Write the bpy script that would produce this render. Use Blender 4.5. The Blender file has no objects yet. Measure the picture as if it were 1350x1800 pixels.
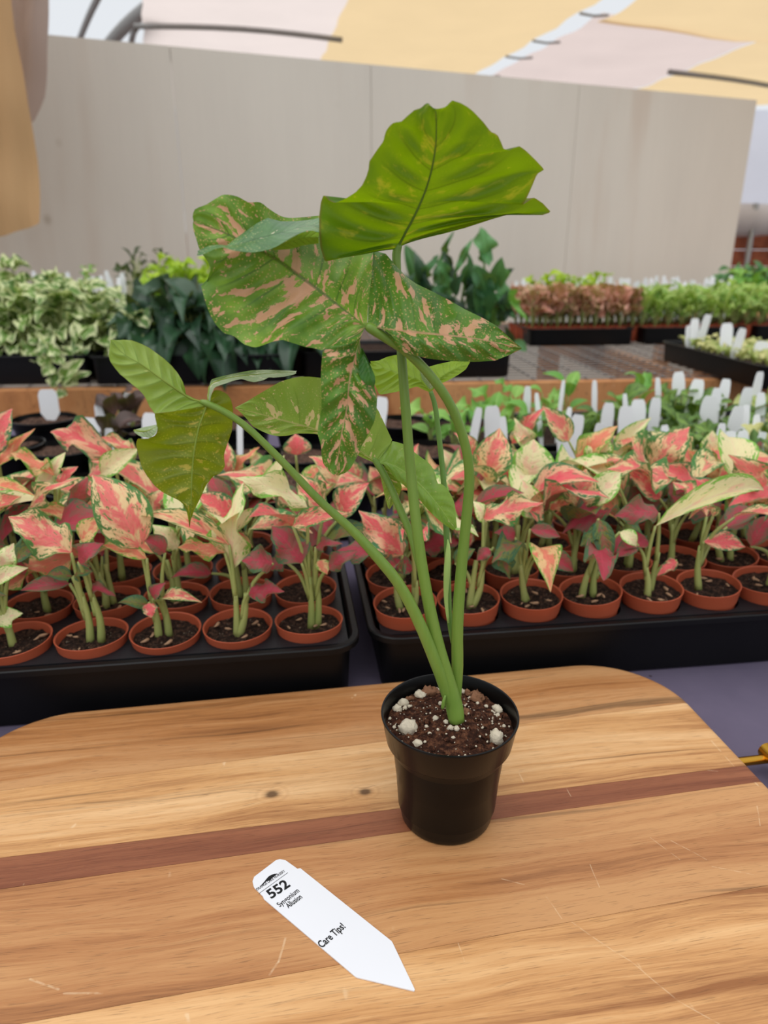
import bpy, math, random
from mathutils import Vector, Matrix, noise as mnoise

# ---------------------------------------------------------------- camera, sky, exposure
SC = bpy.context.scene
F_PX, CX, CY, PITCH, CAM_Z = 1250.0, 675.0, 900.0, math.radians(20.0), 0.383
cam_d = bpy.data.cameras.new('camera')
cam = bpy.data.objects.new('camera', cam_d)
SC.collection.objects.link(cam)
cam.location = (0, 0, CAM_Z)
cam.rotation_euler = (math.pi/2 - PITCH, 0, 0)
cam_d.sensor_fit = 'AUTO'; cam_d.sensor_width = 36.0
cam_d.lens = F_PX/1800.0*36.0
cam_d.clip_start = 0.01; cam_d.clip_end = 200
cam_d.dof.use_dof = True
cam_d.dof.focus_distance = 0.43
cam_d.dof.aperture_fstop = cam_d.lens/3.0
SC.camera = cam

world = bpy.data.worlds.new('sky'); SC.world = world
world.use_nodes = True
bg = world.node_tree.nodes['Background']
bg.inputs[0].default_value = (0.92, 0.955, 1.0, 1)
bg.inputs[1].default_value = 0.95

sun_d = bpy.data.lights.new('sun', 'SUN'); sun_d.energy = 1.75; sun_d.angle = math.radians(70); sun_d.color = (1.0, 0.98, 0.94)
sun = bpy.data.objects.new('sun', sun_d); SC.collection.objects.link(sun)
sun.rotation_euler = (math.radians(18), math.radians(-8), 0)   # high hazy sun behind the cloud
SC.view_settings.view_transform = 'Standard'
SC.view_settings.look = 'None'
SC.view_settings.gamma = 1.0
SC.view_settings.use_curve_mapping = False
SC.view_settings.exposure = -0.13
SC.cycles.use_denoising = True
SC.cycles.max_bounces = 10
SC.cycles.diffuse_bounces = 5
SC.cycles.transmission_bounces = 6

# ---------------------------------------------------------------- helpers
rnd = random.Random(7)
COL = SC.collection
CP, SP = math.cos(PITCH), math.sin(PITCH)
CAM = Vector((0, 0, CAM_Z))

def ray(px, py):
    u = (px-CX)/F_PX; v = (CY-py)/F_PX
    return Vector((u, CP + v*SP, -SP + v*CP))
def on_z(px, py, z):
    d = ray(px, py); return CAM + d*((z-CAM_Z)/d.z)
def on_y(px, py, y):
    d = ray(px, py); return CAM + d*(y/d.y)
def proj(p):
    q = p - CAM
    dep = q.y*CP - q.z*SP
    return (CX + F_PX*q.x/dep, CY - F_PX*(q.y*SP + q.z*CP)/dep, dep)

def s2l(c):
    return tuple((x/12.92 if x <= 0.04045 else ((x+0.055)/1.055)**2.4) for x in [k/255.0 for k in c])
def C4(c):
    return (*s2l(c), 1.0)

def put(name, mesh, mat=None, parent=None, ploc=None, world_mat=None):
    o = bpy.data.objects.new(name, mesh)
    COL.objects.link(o)
    if mat is not None and len(mesh.materials) == 0:
        mesh.materials.append(mat)
    W = world_mat if world_mat is not None else Matrix.Identity(4)
    if parent is not None:
        o.parent = parent
        W = parent.matrix_basis.inverted() @ W if parent.parent is None else (parent.parent.matrix_basis @ parent.matrix_basis).inverted() @ W
    o.matrix_basis = W
    return o
def thing(name, label, cat, loc=(0, 0, 0), group=None):
    o = bpy.data.objects.new(name, None)
    COL.objects.link(o)
    o.empty_display_size = 0.02
    o.matrix_basis = Matrix.Translation(Vector(loc))
    return tag(o, label, cat, group)
def tag(o, label, cat, group=None, kind=None):
    if label: o['label'] = label
    if cat: o['category'] = cat
    if group: o['group'] = group
    if kind: o['kind'] = kind
    return o
def structure(o, label=None):
    o['kind'] = 'structure'
    if label: o['label'] = label
    return o

def mk(name, verts, faces, smooth=True, uvs=None, mats=None, fmat=None):
    me = bpy.data.meshes.new(name)
    me.from_pydata([tuple(v) for v in verts], [], faces)
    if uvs is not None:
        lay = me.uv_layers.new(name='UVMap')
        for poly in me.polygons:
            for li in poly.loop_indices:
                lay.data[li].uv = uvs[me.loops[li].vertex_index]
    if mats:
        for m in mats: me.materials.append(m)
    if fmat:
        for p, k in zip(me.polygons, fmat): p.material_index = k
    if smooth:
        for p in me.polygons: p.use_smooth = True
    me.update()
    return me

def sharp(me, deg=40):
    me.set_sharp_from_angle(angle=math.radians(deg)); return me

def box_data(x0, x1, y0, y1, z0, z1):
    v = [(x0,y0,z0),(x1,y0,z0),(x1,y1,z0),(x0,y1,z0),(x0,y0,z1),(x1,y0,z1),(x1,y1,z1),(x0,y1,z1)]
    f = [(0,3,2,1),(4,5,6,7),(0,1,5,4),(1,2,6,5),(2,3,7,6),(3,0,4,7)]
    return v, f
def box(name, x0, x1, y0, y1, z0, z1, bev=0.0):
    """a box with chamfered edges"""
    if bev <= 0:
        v, f = box_data(x0,x1,y0,y1,z0,z1); return mk(name, v, f, False)
    import bmesh
    bm = bmesh.new()
    v, f = box_data(x0,x1,y0,y1,z0,z1)
    vs = [bm.verts.new(p) for p in v]
    for q in f: bm.faces.new([vs[i] for i in q])
    bmesh.ops.bevel(bm, geom=list(bm.edges), offset=bev, segments=2, profile=0.6, affect='EDGES')
    me = bpy.data.meshes.new(name); bm.to_mesh(me); bm.free()
    return me

def lathe(name, prof, n=40, smooth_deg=45):
    v, f = [], []
    for r, z in prof:
        for i in range(n):
            a = 2*math.pi*i/n
            v.append((r*math.cos(a), r*math.sin(a), z))
    for j in range(len(prof)-1):
        for i in range(n):
            a = j*n+i; b = j*n+(i+1) % n
            f.append((a, b, b+n, a+n))
    me = mk(name, v, f, True)
    return sharp(me, smooth_deg)

def catmull(pts, n):
    P = [Vector(p) for p in pts]
    if len(P) == 2:
        return [P[0].lerp(P[1], i/(n-1)) for i in range(n)]
    P = [P[0]*2-P[1]] + P + [P[-1]*2-P[-2]]
    m = len(P)-3
    out = []
    for i in range(n):
        t = i/(n-1)*m; k = min(int(t), m-1); t -= k
        a, b, c, d = P[k], P[k+1], P[k+2], P[k+3]
        out.append(0.5*((2*b) + (c-a)*t + (2*a-5*b+4*c-d)*t*t + (3*b-a-3*c+d)*t**3))
    return out
def resample(pts, n, dims=2):
    """arc-length resample of a polyline of Vectors (length in the first dims)"""
    P = [Vector(p) for p in pts]
    acc = [0.0]
    for a, b in zip(P, P[1:]):
        acc.append(acc[-1] + math.sqrt(sum((a[k]-b[k])**2 for k in range(dims))) + 1e-9)
    out, k = [], 0
    for i in range(n):
        s = acc[-1]*i/(n-1)
        while k < len(P)-2 and acc[k+1] < s: k += 1
        t = (s-acc[k])/(acc[k+1]-acc[k])
        out.append(P[k].lerp(P[k+1], min(max(t, 0), 1)))
    return out

def tube(name, pts, rad, seg=8, cap=True):
    v, f = [], []
    n = len(pts)
    pts = [Vector(p) for p in pts]
    ref = Vector((0.3, 1, 0.1))
    for i, p in enumerate(pts):
        d = (pts[min(i+1, n-1)] - pts[max(i-1, 0)]).normalized()
        a = d.cross(ref)
        if a.length < 1e-4: a = d.cross(Vector((1, 0, 0)))
        a.normalize(); b = a.cross(d)
        r = rad[i] if isinstance(rad, (list, tuple)) else rad
        for k in range(seg):
            t = 2*math.pi*k/seg
            v.append(p + a*(r*math.cos(t)) + b*(r*math.sin(t)))
    for i in range(n-1):
        for k in range(seg):
            a = i*seg+k; b = i*seg+(k+1) % seg
            f.append((a, b, b+seg, a+seg))
    if cap:
        f.append(tuple(range(seg-1, -1, -1))); f.append(tuple(range((n-1)*seg, n*seg)))
    return mk(name, v, f, True)

def merge(parts):
    v, f = [], []
    for pv, pf in parts:
        o = len(v); v += list(pv); f += [tuple(i+o for i in q) for q in pf]
    return v, f

def rrect(hx, hy, r, n=6):
    out = []
    for cx, cy, a0 in ((hx-r, hy-r, 0), (-hx+r, hy-r, 90), (-hx+r, -hy+r, 180), (hx-r, -hy+r, 270)):
        for i in range(n+1):
            a = math.radians(a0 + 90*i/n)
            out.append((cx + r*math.cos(a), cy + r*math.sin(a)))
    return out

# ---------------------------------------------------------------- materials
class NT:
    def __init__(s, name):
        s.m = bpy.data.materials.new(name); s.m.use_nodes = True
        s.t = s.m.node_tree; s.t.nodes.clear()
        s.out = s.t.nodes.new('ShaderNodeOutputMaterial')
    def n(s, typ, ins=None, **props):
        nd = s.t.nodes.new('ShaderNode'+typ)
        for k, v in props.items(): setattr(nd, k, v)
        if ins:
            for k, v in ins.items(): s.set(nd.inputs[k], v)
        return nd
    def set(s, sock, v):
        if isinstance(v, bpy.types.NodeSocket): s.t.links.new(v, sock)
        elif isinstance(v, bpy.types.Node): s.t.links.new(v.outputs[0], sock)
        else:
            if isinstance(v, tuple) and len(v) == 3 and sock.type == 'RGBA': v = (*v, 1)
            sock.default_value = v
    def math(s, op, a, b=0.0, c=None, clamp=False):
        nd = s.n('Math', operation=op, use_clamp=clamp)
        s.set(nd.inputs[0], a); s.set(nd.inputs[1], b)
        if c is not None: s.set(nd.inputs[2], c)
        return nd.outputs[0]
    def mix(s, f, a, b, blend='MIX'):
        nd = s.n('Mix', data_type='RGBA', blend_type=blend)
        s.set(nd.inputs[0], f); s.set(nd.inputs[6], a); s.set(nd.inputs[7], b)
        return nd.outputs[2]
    def step(s, x, lo, hi):
        nd = s.n('MapRange', interpolation_type='SMOOTHSTEP')
        s.set(nd.inputs[0], x); s.set(nd.inputs[1], lo); s.set(nd.inputs[2], hi)
        return nd.outputs[0]
    def ramp(s, x, stops):
        nd = s.n('ValToRGB'); s.set(nd.inputs[0], x)
        e = nd.color_ramp.elements
        while len(e) < len(stops): e.new(0.5)
        for k, (p, c) in zip(e, stops): k.position = p; k.color = c
        return nd.outputs[0]
    def noise(s, vec, scale, detail=3, rough=0.55, dist=0.0):
        nd = s.n('TexNoise'); s.set(nd.inputs['Vector'], vec)
        s.set(nd.inputs['Scale'], scale); s.set(nd.inputs['Detail'], detail)
        s.set(nd.inputs['Roughness'], rough); s.set(nd.inputs['Distortion'], dist)
        return nd.outputs[0]
    def coord(s, which='Object'):
        return s.n('TexCoord').outputs[which]
    def mapping(s, vec, scale=(1,1,1), loc=(0,0,0), rot=(0,0,0)):
        nd = s.n('Mapping'); s.set(nd.inputs['Vector'], vec)
        s.set(nd.inputs['Scale'], scale); s.set(nd.inputs['Location'], loc); s.set(nd.inputs['Rotation'], rot)
        return nd.outputs[0]
    def sep(s, vec):
        nd = s.n('SeparateXYZ'); s.set(nd.inputs[0], vec); return nd.outputs
    def comb(s, x, y, z):
        nd = s.n('CombineXYZ')
        for i, k in enumerate((x, y, z)): s.set(nd.inputs[i], k)
        return nd.outputs[0]
    def rand(s):
        return s.n('ObjectInfo').outputs['Random']
    def bump(s, h, strength=0.3, dist=0.002):
        nd = s.n('Bump'); s.set(nd.inputs['Height'], h)
        nd.inputs['Strength'].default_value = strength; nd.inputs['Distance'].default_value = dist
        return nd.outputs[0]
    def pbr(s, col, rough=0.5, spec=0.5, normal=None, metal=0.0, trans=None, tmix=0.35, coat=0.0):
        p = s.n('BsdfPrincipled')
        s.set(p.inputs['Base Color'], col); s.set(p.inputs['Roughness'], rough)
        s.set(p.inputs['Specular IOR Level'], spec); s.set(p.inputs['Metallic'], metal)
        s.set(p.inputs['Coat Weight'], coat)
        if normal is not None: s.set(p.inputs['Normal'], normal)
        res = p.outputs[0]
        if trans is not None:
            t = s.n('BsdfTranslucent'); s.set(t.inputs[0], trans)
            mx = s.n('MixShader'); s.set(mx.inputs[0], tmix)
            s.t.links.new(res, mx.inputs[1]); s.t.links.new(t.outputs[0], mx.inputs[2])
            res = mx.outputs[0]
        s.t.links.new(res, s.out.inputs[0])
        return s.m

def plain(name, rgb, rough=0.5, spec=0.5, var=0.12, scale=30, bump=0.0, metal=0.0):
    k = NT(name); c = k.coord()
    nz = k.noise(c, scale, 4)
    b = s2l(rgb)
    col = k.mix(nz, tuple(x*(1-var) for x in b), tuple(min(1, x*(1+var)) for x in b))
    nm = k.bump(nz, bump, 0.002) if bump else None
    return k.pbr(col, rough, spec, nm, metal)

def wood_mat(name, light, mid, dark, seed, streak=0.5, rough=0.42, knots=(), scale=1.0, scratches=()):
    k = NT(name); c = k.coord()
    wob = k.noise(k.mapping(c, (3*scale, 9*scale, 3), (seed*3.1, seed, 0)), 1.0, 3)
    x, y, z = k.sep(c)[0], k.sep(c)[1], k.sep(c)[2]
    yw = k.math('ADD', y, k.math('MULTIPLY', k.math('SUBTRACT', wob, 0.5), 0.035))
    for (kx, ky, kr) in knots:
        dx = k.math('MULTIPLY', k.math('SUBTRACT', x, kx), 0.42)
        dy = k.math('SUBTRACT', y, ky)
        d2 = k.math('ADD', k.math('MULTIPLY', dx, dx), k.math('MULTIPLY', dy, dy))
        g = k.math('DIVIDE', dy, k.math('ADD', k.math('MULTIPLY', d2, 1.0/(kr*kr)), 0.35))
        yw = k.math('ADD', yw, k.math('MULTIPLY', g, 1.1))
    v = k.comb(k.math('ADD', x, seed*7.0), yw, z)
    big = k.noise(k.mapping(v, (1.3*scale, 26*scale, 1)), 1.0, 4, 0.6, 0.4)
    fine = k.noise(k.mapping(v, (7*scale, 190*scale, 1)), 1.0, 4, 0.7)
    pore = k.noise(k.mapping(v, (60*scale, 1500*scale, 1)), 1.0, 2, 0.6)
    hair = k.noise(k.mapping(v, (18*scale, 1500*scale, 1)), 1.0, 3, 0.75)
    tone = k.math('ADD', k.math('MULTIPLY', big, 0.85), k.math('ADD', k.math('MULTIPLY', fine, 0.42), k.math('MULTIPLY', hair, 0.22)))
    tone = k.math('SUBTRACT', tone, 0.2)
    col = k.ramp(tone, [(0.36, C4(dark)), (0.50, C4(mid)), (0.66, C4(light))])
    dline = k.step(k.noise(k.mapping(v, (0.9*scale, 60*scale, 1), (5, 2, 0)), 1.0, 5, 0.7, 0.5), 0.60, 0.69)
    col = k.mix(k.math('MULTIPLY', dline, streak), col, C4([max(0, q*0.45) for q in dark]))
    pm = k.step(pore, 0.57, 0.70)
    col = k.mix(k.math('MULTIPLY', pm, 0.38), col, C4([q*0.55 for q in dark]))
    for (kx, ky, kr) in knots:
        dx = k.math('MULTIPLY', k.math('SUBTRACT', x, kx), 0.75)
        dy = k.math('SUBTRACT', y, ky)
        d = k.math('SQRT', k.math('ADD', k.math('MULTIPLY', dx, dx), k.math('MULTIPLY', dy, dy)))
        d = k.math('ADD', d, k.math('MULTIPLY', k.math('SUBTRACT', fine, 0.5), kr*0.5))
        ring = k.math('MULTIPLY', k.step(d, kr*2.6, kr*0.9), k.math('ADD', 0.5, k.math('MULTIPLY', k.math('SINE', k.math('MULTIPLY', d, 9.0/kr)), 0.5)))
        col = k.mix(k.math('MULTIPLY', ring, 0.22), col, C4(dark))
        col = k.mix(k.math('MULTIPLY', k.step(d, kr*0.95, kr*0.35), 0.85), col, C4([q*0.5 for q in dark]))
    # light scuffs and scratches
    sc1 = k.noise(k.mapping(c, (55, 14, 1), (seed, 1, 0), (0, 0, 0.9)), 1.0, 2, 0.5, 1.2)
    sc2 = k.noise(c, 90, 2)
    scr = k.math('MULTIPLY', k.step(sc1, 0.705, 0.75), k.step(sc2, 0.5, 0.6))
    col = k.mix(k.math('MULTIPLY', scr, 0.5), col, C4((236, 205, 165)))
    for (x0, y0, x1, y1, wd) in scratches:
        dx, dy = x1-x0, y1-y0; l2 = dx*dx+dy*dy
        wx = k.math('ADD', x, k.math('MULTIPLY', k.math('SUBTRACT', wob, 0.5), 0.02))
        ax, ay = k.math('SUBTRACT', wx, x0), k.math('SUBTRACT', y, y0)
        tt = k.math('ADD', k.math('MULTIPLY', ax, dx/l2), k.math('MULTIPLY', ay, dy/l2), None, True)
        ex, ey = k.math('SUBTRACT', ax, k.math('MULTIPLY', tt, dx)), k.math('SUBTRACT', ay, k.math('MULTIPLY', tt, dy))
        dd = k.math('SQRT', k.math('ADD', k.math('MULTIPLY', ex, ex), k.math('MULTIPLY', ey, ey)))
        sm = k.math('MULTIPLY', k.step(dd, wd, wd*0.3), k.step(k.noise(c, 260, 2), 0.3, 0.6))
        col = k.mix(k.math('MULTIPLY', sm, 0.34), col, C4((238, 210, 172)))
    h = k.math('ADD', k.math('MULTIPLY', fine, 0.5), k.math('MULTIPLY', pm, -0.8))
    return k.pbr(col, k.math('ADD', rough-0.06, k.math('MULTIPLY', fine, 0.16)), 0.35, k.bump(h, 0.22, 0.0006))

def leaf_uv(k):
    uv = k.n('UVMap').outputs[0]
    s = k.sep(uv)
    u2 = k.math('SUBTRACT', k.math('MULTIPLY', s[0], 2.0), 1.0)
    return uv, u2, k.math('ABSOLUTE', u2), s[1]

def syng_mat(name, base, base2, splash, seed, thr=0.58, speck=0.5, vein=None, vein_amt=0.35, midrib=None,
             trans=(150, 180, 30), tmix=0.35, rough=0.38, soft=0.035, edge=None):
    """arrowhead leaf: green with splashes that follow the side veins, specks, veins"""
    k = NT(name); uv, u, e, v = leaf_uv(k)
    side = k.math('SIGN', u)
    b = k.math('SUBTRACT', v, k.math('MULTIPLY', e, 0.16))
    obj = k.coord()
    warp = k.noise(obj, 40, 3)
    bb = k.math('ADD', b, k.math('MULTIPLY', k.math('SUBTRACT', warp, 0.5), 0.06))
    pv = k.comb(k.math('MULTIPLY', e, 2.2), k.math('MULTIPLY', bb, 13.0), k.math('ADD', k.math('MULTIPLY', side, 3.0), seed))
    sp = k.noise(pv, 1.0, 5, 0.62, 0.3)
    near = k.math('MULTIPLY', k.step(e, 0.75, 0.05), 0.06)
    spm = k.step(k.math('ADD', sp, near), thr, thr+soft)
    pv3 = k.comb(k.math('MULTIPLY', e, 6.0), k.math('MULTIPLY', bb, 30.0), k.math('ADD', k.math('MULTIPLY', side, 5.0), seed*2.0))
    spm = k.math('MAXIMUM', spm, k.step(k.noise(pv3, 1.0, 4, 0.6, 0.3), thr+0.07, thr+0.07+soft))
    tone = k.noise(obj, 55, 4)
    col = k.mix(k.step(tone, 0.3, 0.7), C4(base), C4(base2))
    # side veins and fine net
    ph = k.math('ABSOLUTE', k.math('SUBTRACT', k.math('FRACT', k.math('MULTIPLY', b, 8.0)), 0.5))
    vm = k.math('MULTIPLY', k.step(ph, 0.06, 0.015), k.step(e, 1.0, 0.3))
    vc = C4(vein if vein else [q*0.55 for q in base])
    col = k.mix(k.math('MULTIPLY', vm, vein_amt), col, vc)
    spk = k.n('TexVoronoi', {'Scale': 620.0}); k.set(spk.inputs['Vector'], obj)
    skm = k.math('MULTIPLY', k.step(spk.outputs['Distance'], 0.36, 0.18), k.step(k.noise(obj, 45, 2), 0.36, 0.56))
    spcol = k.mix(k.noise(obj, 160, 3), C4(splash), C4([min(255, q*1.08+8) for q in splash]))
    col = k.mix(k.math('MULTIPLY', skm, speck), col, k.mix(0.35, C4(splash), C4((190, 200, 70))))
    col = k.mix(spm, col, spcol)
    mr = C4(midrib if midrib else [q*0.6 for q in base])
    col = k.mix(k.math('MULTIPLY', k.step(e, 0.035, 0.012), 0.75), col, mr)
    if edge: col = k.mix(k.step(e, 0.965, 0.995), col, C4(edge))
    quilt = k.math('ADD', k.math('MULTIPLY', k.step(ph, 0.0, 0.25), 0.6), k.math('MULTIPLY', tone, 0.4))
    tcol = k.mix(k.math('MULTIPLY', spm, 0.8), C4(trans), C4([min(255, q*1.1) for q in splash]))
    tcol = k.mix(k.math('MULTIPLY', vm, 0.4), tcol, C4([q*0.6 for q in trans]))
    tcol = k.mix(k.math('MULTIPLY', k.step(tone, 0.35, 0.65), 0.35), tcol, C4([q*0.72 for q in trans]))
    return k.pbr(col, rough, 0.4, k.bump(quilt, 0.35, 0.0012), 0, tcol, tmix)

def agl_mat(name, pink, pale, green, pink_amt=0.5, green_amt=0.5):
    """aglaonema leaf: pink centre, pale margin, dark green flecks towards the edge"""
    k = NT(name); uv, u, e, v = leaf_uv(k)
    r = k.rand()
    off = k.math('MULTIPLY', r, 37.0)
    b = k.math('SUBTRACT', v, k.math('MULTIPLY', e, 0.25))
    pv = k.comb(k.math('MULTIPLY', u, 1.6), k.math('MULTIPLY', b, 4.2), off)
    n1 = k.noise(pv, 1.0, 4, 0.6, 0.2)
    pv2 = k.comb(k.math('MULTIPLY', u, 5.5), k.math('MULTIPLY', b, 11.0), off)
    n2 = k.noise(pv2, 1.0, 6, 0.72, 0.5)
    pm = k.step(k.math('ADD', k.math('SUBTRACT', n1, k.math('MULTIPLY', e, 0.22)), k.math('MULTIPLY', k.math('SUBTRACT', r, 0.5), 0.12)), 0.52-0.3*pink_amt, 0.64-0.3*pink_amt)
    col = k.mix(pm, C4(pale), C4(pink))
    col = k.mix(k.math('MULTIPLY', k.step(n2, 0.35, 0.6), 0.35), col, k.mix(0.5, C4(pink), C4(pale)))
    gm = k.step(k.math('ADD', n2, k.math('MULTIPLY', k.math('MULTIPLY', e, e), 0.2)), 0.75-0.2*green_amt, 0.78-0.2*green_amt)
    gcol = k.mix(n1, C4(green), C4([min(255, q*1.6+20) for q in green]))
    col = k.mix(gm, col, gcol)
    col = k.mix(k.step(e, 0.9, 0.99), col, gcol)
    col = k.mix(k.math('MULTIPLY', k.step(e, 0.05, 0.01), 0.5), col, C4([min(255, q*1.05+10) for q in pink]))
    ph = k.math('ABSOLUTE', k.math('SUBTRACT', k.math('FRACT', k.math('MULTIPLY', b, 7.0)), 0.5))
    return k.pbr(col, 0.48, 0.28, k.bump(k.step(ph, 0, 0.25), 0.25, 0.001), 0, k.mix(0.3, col, C4((230, 200, 120))), 0.28)

def foliage_mat(name, a, b, stripe=None, stripe_amt=0.0, rough=0.4, tmix=0.25, pat=3.0, rim=None):
    k = NT(name); uv, u, e, v = leaf_uv(k)
    r = k.rand()
    col = k.mix(r, C4(a), C4(b))
    if stripe is not None:
        pv = k.comb(k.math('MULTIPLY', u, pat), k.math('MULTIPLY', k.math('SUBTRACT', v, k.math('MULTIPLY', e, 0.3)), pat*1.5), k.math('MULTIPLY', r, 31.0))
        m = k.step(k.math('ADD', k.noise(pv, 1.0, 3), k.math('MULTIPLY', e, 0.18)), 0.72-0.4*stripe_amt, 0.80-0.4*stripe_amt)
        col = k.mix(m, col, C4(stripe))
    col = k.mix(k.math('MULTIPLY', k.step(e, 0.07, 0.02), 0.5), col, C4([min(255, q*1.25+15) for q in b]))
    return k.pbr(col, rough, 0.45, None, 0, k.mix(0.4, col, C4((190, 210, 60))), tmix)

def soil_mat(name, a=(58, 38, 28), b=(112, 76, 54), specks=0.5):
    k = NT(name); c = k.coord()
    n1 = k.noise(c, 260, 5, 0.7); n2 = k.noise(c, 900, 3)
    col = k.ramp(n1, [(0.32, C4([q*0.45 for q in a])), (0.5, C4(a)), (0.68, C4(b))])
    vo = k.n('TexVoronoi', {'Scale': 330.0}); k.set(vo.inputs['Vector'], c)
    sm = k.math('MULTIPLY', k.step(vo.outputs['Distance'], 0.24, 0.12), k.step(k.noise(c, 120, 1), 0.56, 0.62))
    col = k.mix(k.math('MULTIPLY', sm, specks), col, C4((205, 190, 165)))
    return k.pbr(col, 0.95, 0.15, k.bump(k.math('ADD', n1, k.math('MULTIPLY', n2, 0.4)), 1.0, 0.004))

def cloth_mat(name, rgb, tmix=0.6, weave=600, rough=0.9, tr=None):
    k = NT(name); c = k.coord()
    n1 = k.noise(c, 2.2, 4); n2 = k.noise(k.mapping(c, (1, 1, 1)), weave/10, 2)
    b = s2l(rgb)
    col = k.mix(n1, tuple(x*0.88 for x in b), tuple(min(1, x*1.1) for x in b))
    tcol = col if tr is None else k.mix(n1, tuple(x*0.9 for x in s2l(tr)), s2l(tr))
    return k.pbr(col, rough, 0.1, k.bump(n2, 0.1, 0.002), 0, tcol, tmix)

M = {}
M['black_plastic'] = plain('black_plastic', (8, 8, 8), 0.28, 0.2, 0.3, 60)
M['tray_plastic'] = plain('tray_plastic', (11, 11, 13), 0.42, 0.25, 0.3, 40)
M['plate_plastic'] = plain('plate_plastic', (26, 27, 31), 0.5, 0.35, 0.25, 50)
M['terracotta'] = plain('terracotta_plastic', (172, 82, 54), 0.55, 0.3, 0.12, 45)
M['soil_main'] = soil_mat('potting_mix', (74, 44, 32), (134, 88, 62), 0.6)
M['soil'] = soil_mat('dark_soil', (52, 38, 32), (104, 76, 60), 0.45)
M['perlite'] = plain('perlite', (204, 192, 170), 0.9, 0.2, 0.22, 240, 0.8)
M['bark'] = plain('bark_chip', (134, 96, 72), 0.95, 0.1, 0.35, 200, 0.8)
M['chip'] = plain('pale_chip', (168, 134, 106), 0.9, 0.1, 0.3, 200, 0.4)
M['petiole'] = None
def petiole_mat(name, a, b, seed):
    k = NT(name); c = k.coord()
    n = k.noise(k.mapping(c, (40, 40, 9), (seed, 0, 0)), 1.0, 3)
    f = k.noise(k.mapping(c, (500, 500, 60)), 1.0, 3)
    col = k.mix(n, C4(a), C4(b)); col = k.mix(k.math('MULTIPLY', f, 0.2), col, C4((190, 205, 120)))
    return k.pbr(col, 0.36, 0.45, k.bump(f, 0.1, 0.0005), 0, C4((150, 190, 50)), 0.15)
M['petiole'] = petiole_mat('petiole_green', (92, 132, 42), (128, 160, 62), 1)
M['petiole_dark'] = petiole_mat('petiole_dark_green', (72, 118, 40), (104, 150, 58), 4)
M['stem_pale'] = petiole_mat('stem_pale_green', (128, 150, 72), (192, 190, 122), 9)
M['sheath'] = plain('dry_sheath', (168, 196, 110), 0.5, 0.3, 0.15, 90)
M['tag_white'] = plain('tag_white', (230, 230, 234), 0.38, 0.4, 0.02, 20)
M['tag_back'] = plain('tag_off_white', (244, 245, 246), 0.5, 0.3, 0.03, 8)
M['ink'] = plain('black_ink', (16, 16, 18), 0.6, 0.3, 0.1, 90)
M['brass'] = plain('brass', (202, 152, 58), 0.24, 0.5, 0.15, 40, 0, 1.0)
M['metal'] = plain('galvanised_steel', (150, 152, 155), 0.45, 0.5, 0.15, 40, 0, 0.7)
M['wire'] = plain('mesh_wire', (132, 126, 122), 0.55, 0.4, 0.3, 60)
M['pipe'] = plain('grey_pipe', (150, 148, 145), 0.5, 0.4, 0.15, 20)

# ---------------------------------------------------------------- the place: floor, wall, film, roof cloth
def floor_mat():
    k = NT('packed_earth'); c = k.coord()
    n1 = k.noise(c, 3, 5); n2 = k.noise(c, 60, 4)
    col = k.mix(n1, C4((88, 70, 58)), C4((124, 104, 88))); col = k.mix(k.math('MULTIPLY', n2, 0.5), col, C4((60, 48, 40)))
    return k.pbr(col, 0.95, 0.1, k.bump(n2, 0.6, 0.01))
FLOOR_Z = -0.9
fl = put('floor', mk('floor', [(-9,-5,FLOOR_Z),(9,-5,FLOOR_Z),(9,13,FLOOR_Z),(-9,13,FLOOR_Z)], [(0,1,2,3)], False), floor_mat())
structure(fl, 'packed brown earth floor under the benches')

def wall_mat():
    k = NT('painted_plywood'); c = k.coord()
    n1 = k.noise(k.mapping(c, (1.2, 1, 0.35)), 1.6, 5, 0.6); n2 = k.noise(k.mapping(c, (60, 60, 2.5)), 1.0, 3)
    col = k.mix(n1, C4((212, 204, 192)), C4((230, 222, 209)))
    warm = k.step(k.noise(k.mapping(c, (3.5, 1, 0.5), (3, 1, 5)), 1.0, 3), 0.52, 0.75)
    col = k.mix(k.math('MULTIPLY', warm, 0.5), col, C4((206, 186, 168)))
    col = k.mix(k.math('MULTIPLY', n2, 0.12), col, C4((178, 168, 158)))
    vo = k.n('TexVoronoi', {'Scale': 3.4}); k.set(vo.inputs['Vector'], k.mapping(c, (1, 1, 0.8)))
    st = k.math('MULTIPLY', k.step(vo.outputs['Distance'], 0.11, 0.02), k.step(k.noise(c, 1.1, 1), 0.42, 0.55))
    col = k.mix(k.math('MULTIPLY', st, 0.6), col, C4((160, 142, 118)))
    return k.pbr(col, 0.8, 0.2, k.bump(n2, 0.12, 0.003))
WA = math.radians(19.5); W0 = Vector((0, 4.5, 0)); WD = Vector((math.cos(WA), math.sin(WA), 0)); WN = Vector((-WD.y, WD.x, 0))
def on_wall(px, py):
    d = ray(px, py); t = (W0-CAM).dot(WN)/d.dot(WN); return CAM + d*t
wtop_l, wtop_r = on_wall(95, 62), on_wall(1331, 176)
seam_s = [-4.8] + [ (on_wall(x, y)-W0).dot(WD) for x, y in ((299, 90), (652, 118), (1019, 148), (1331, 176)) ]
wl = bpy.data.objects.new('wall_back', None); COL.objects.link(wl); wl.matrix_basis = Matrix.Identity(4)
structure(wl, 'whitewashed plywood partition of tall sheets behind the benches')
wmat = wall_mat()
def wall_top(s):
    sl = (wtop_l-W0).dot(WD); sr = (wtop_r-W0).dot(WD)
    return wtop_l.z + (wtop_r.z-wtop_l.z)*(s-sl)/(sr-sl)
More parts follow.
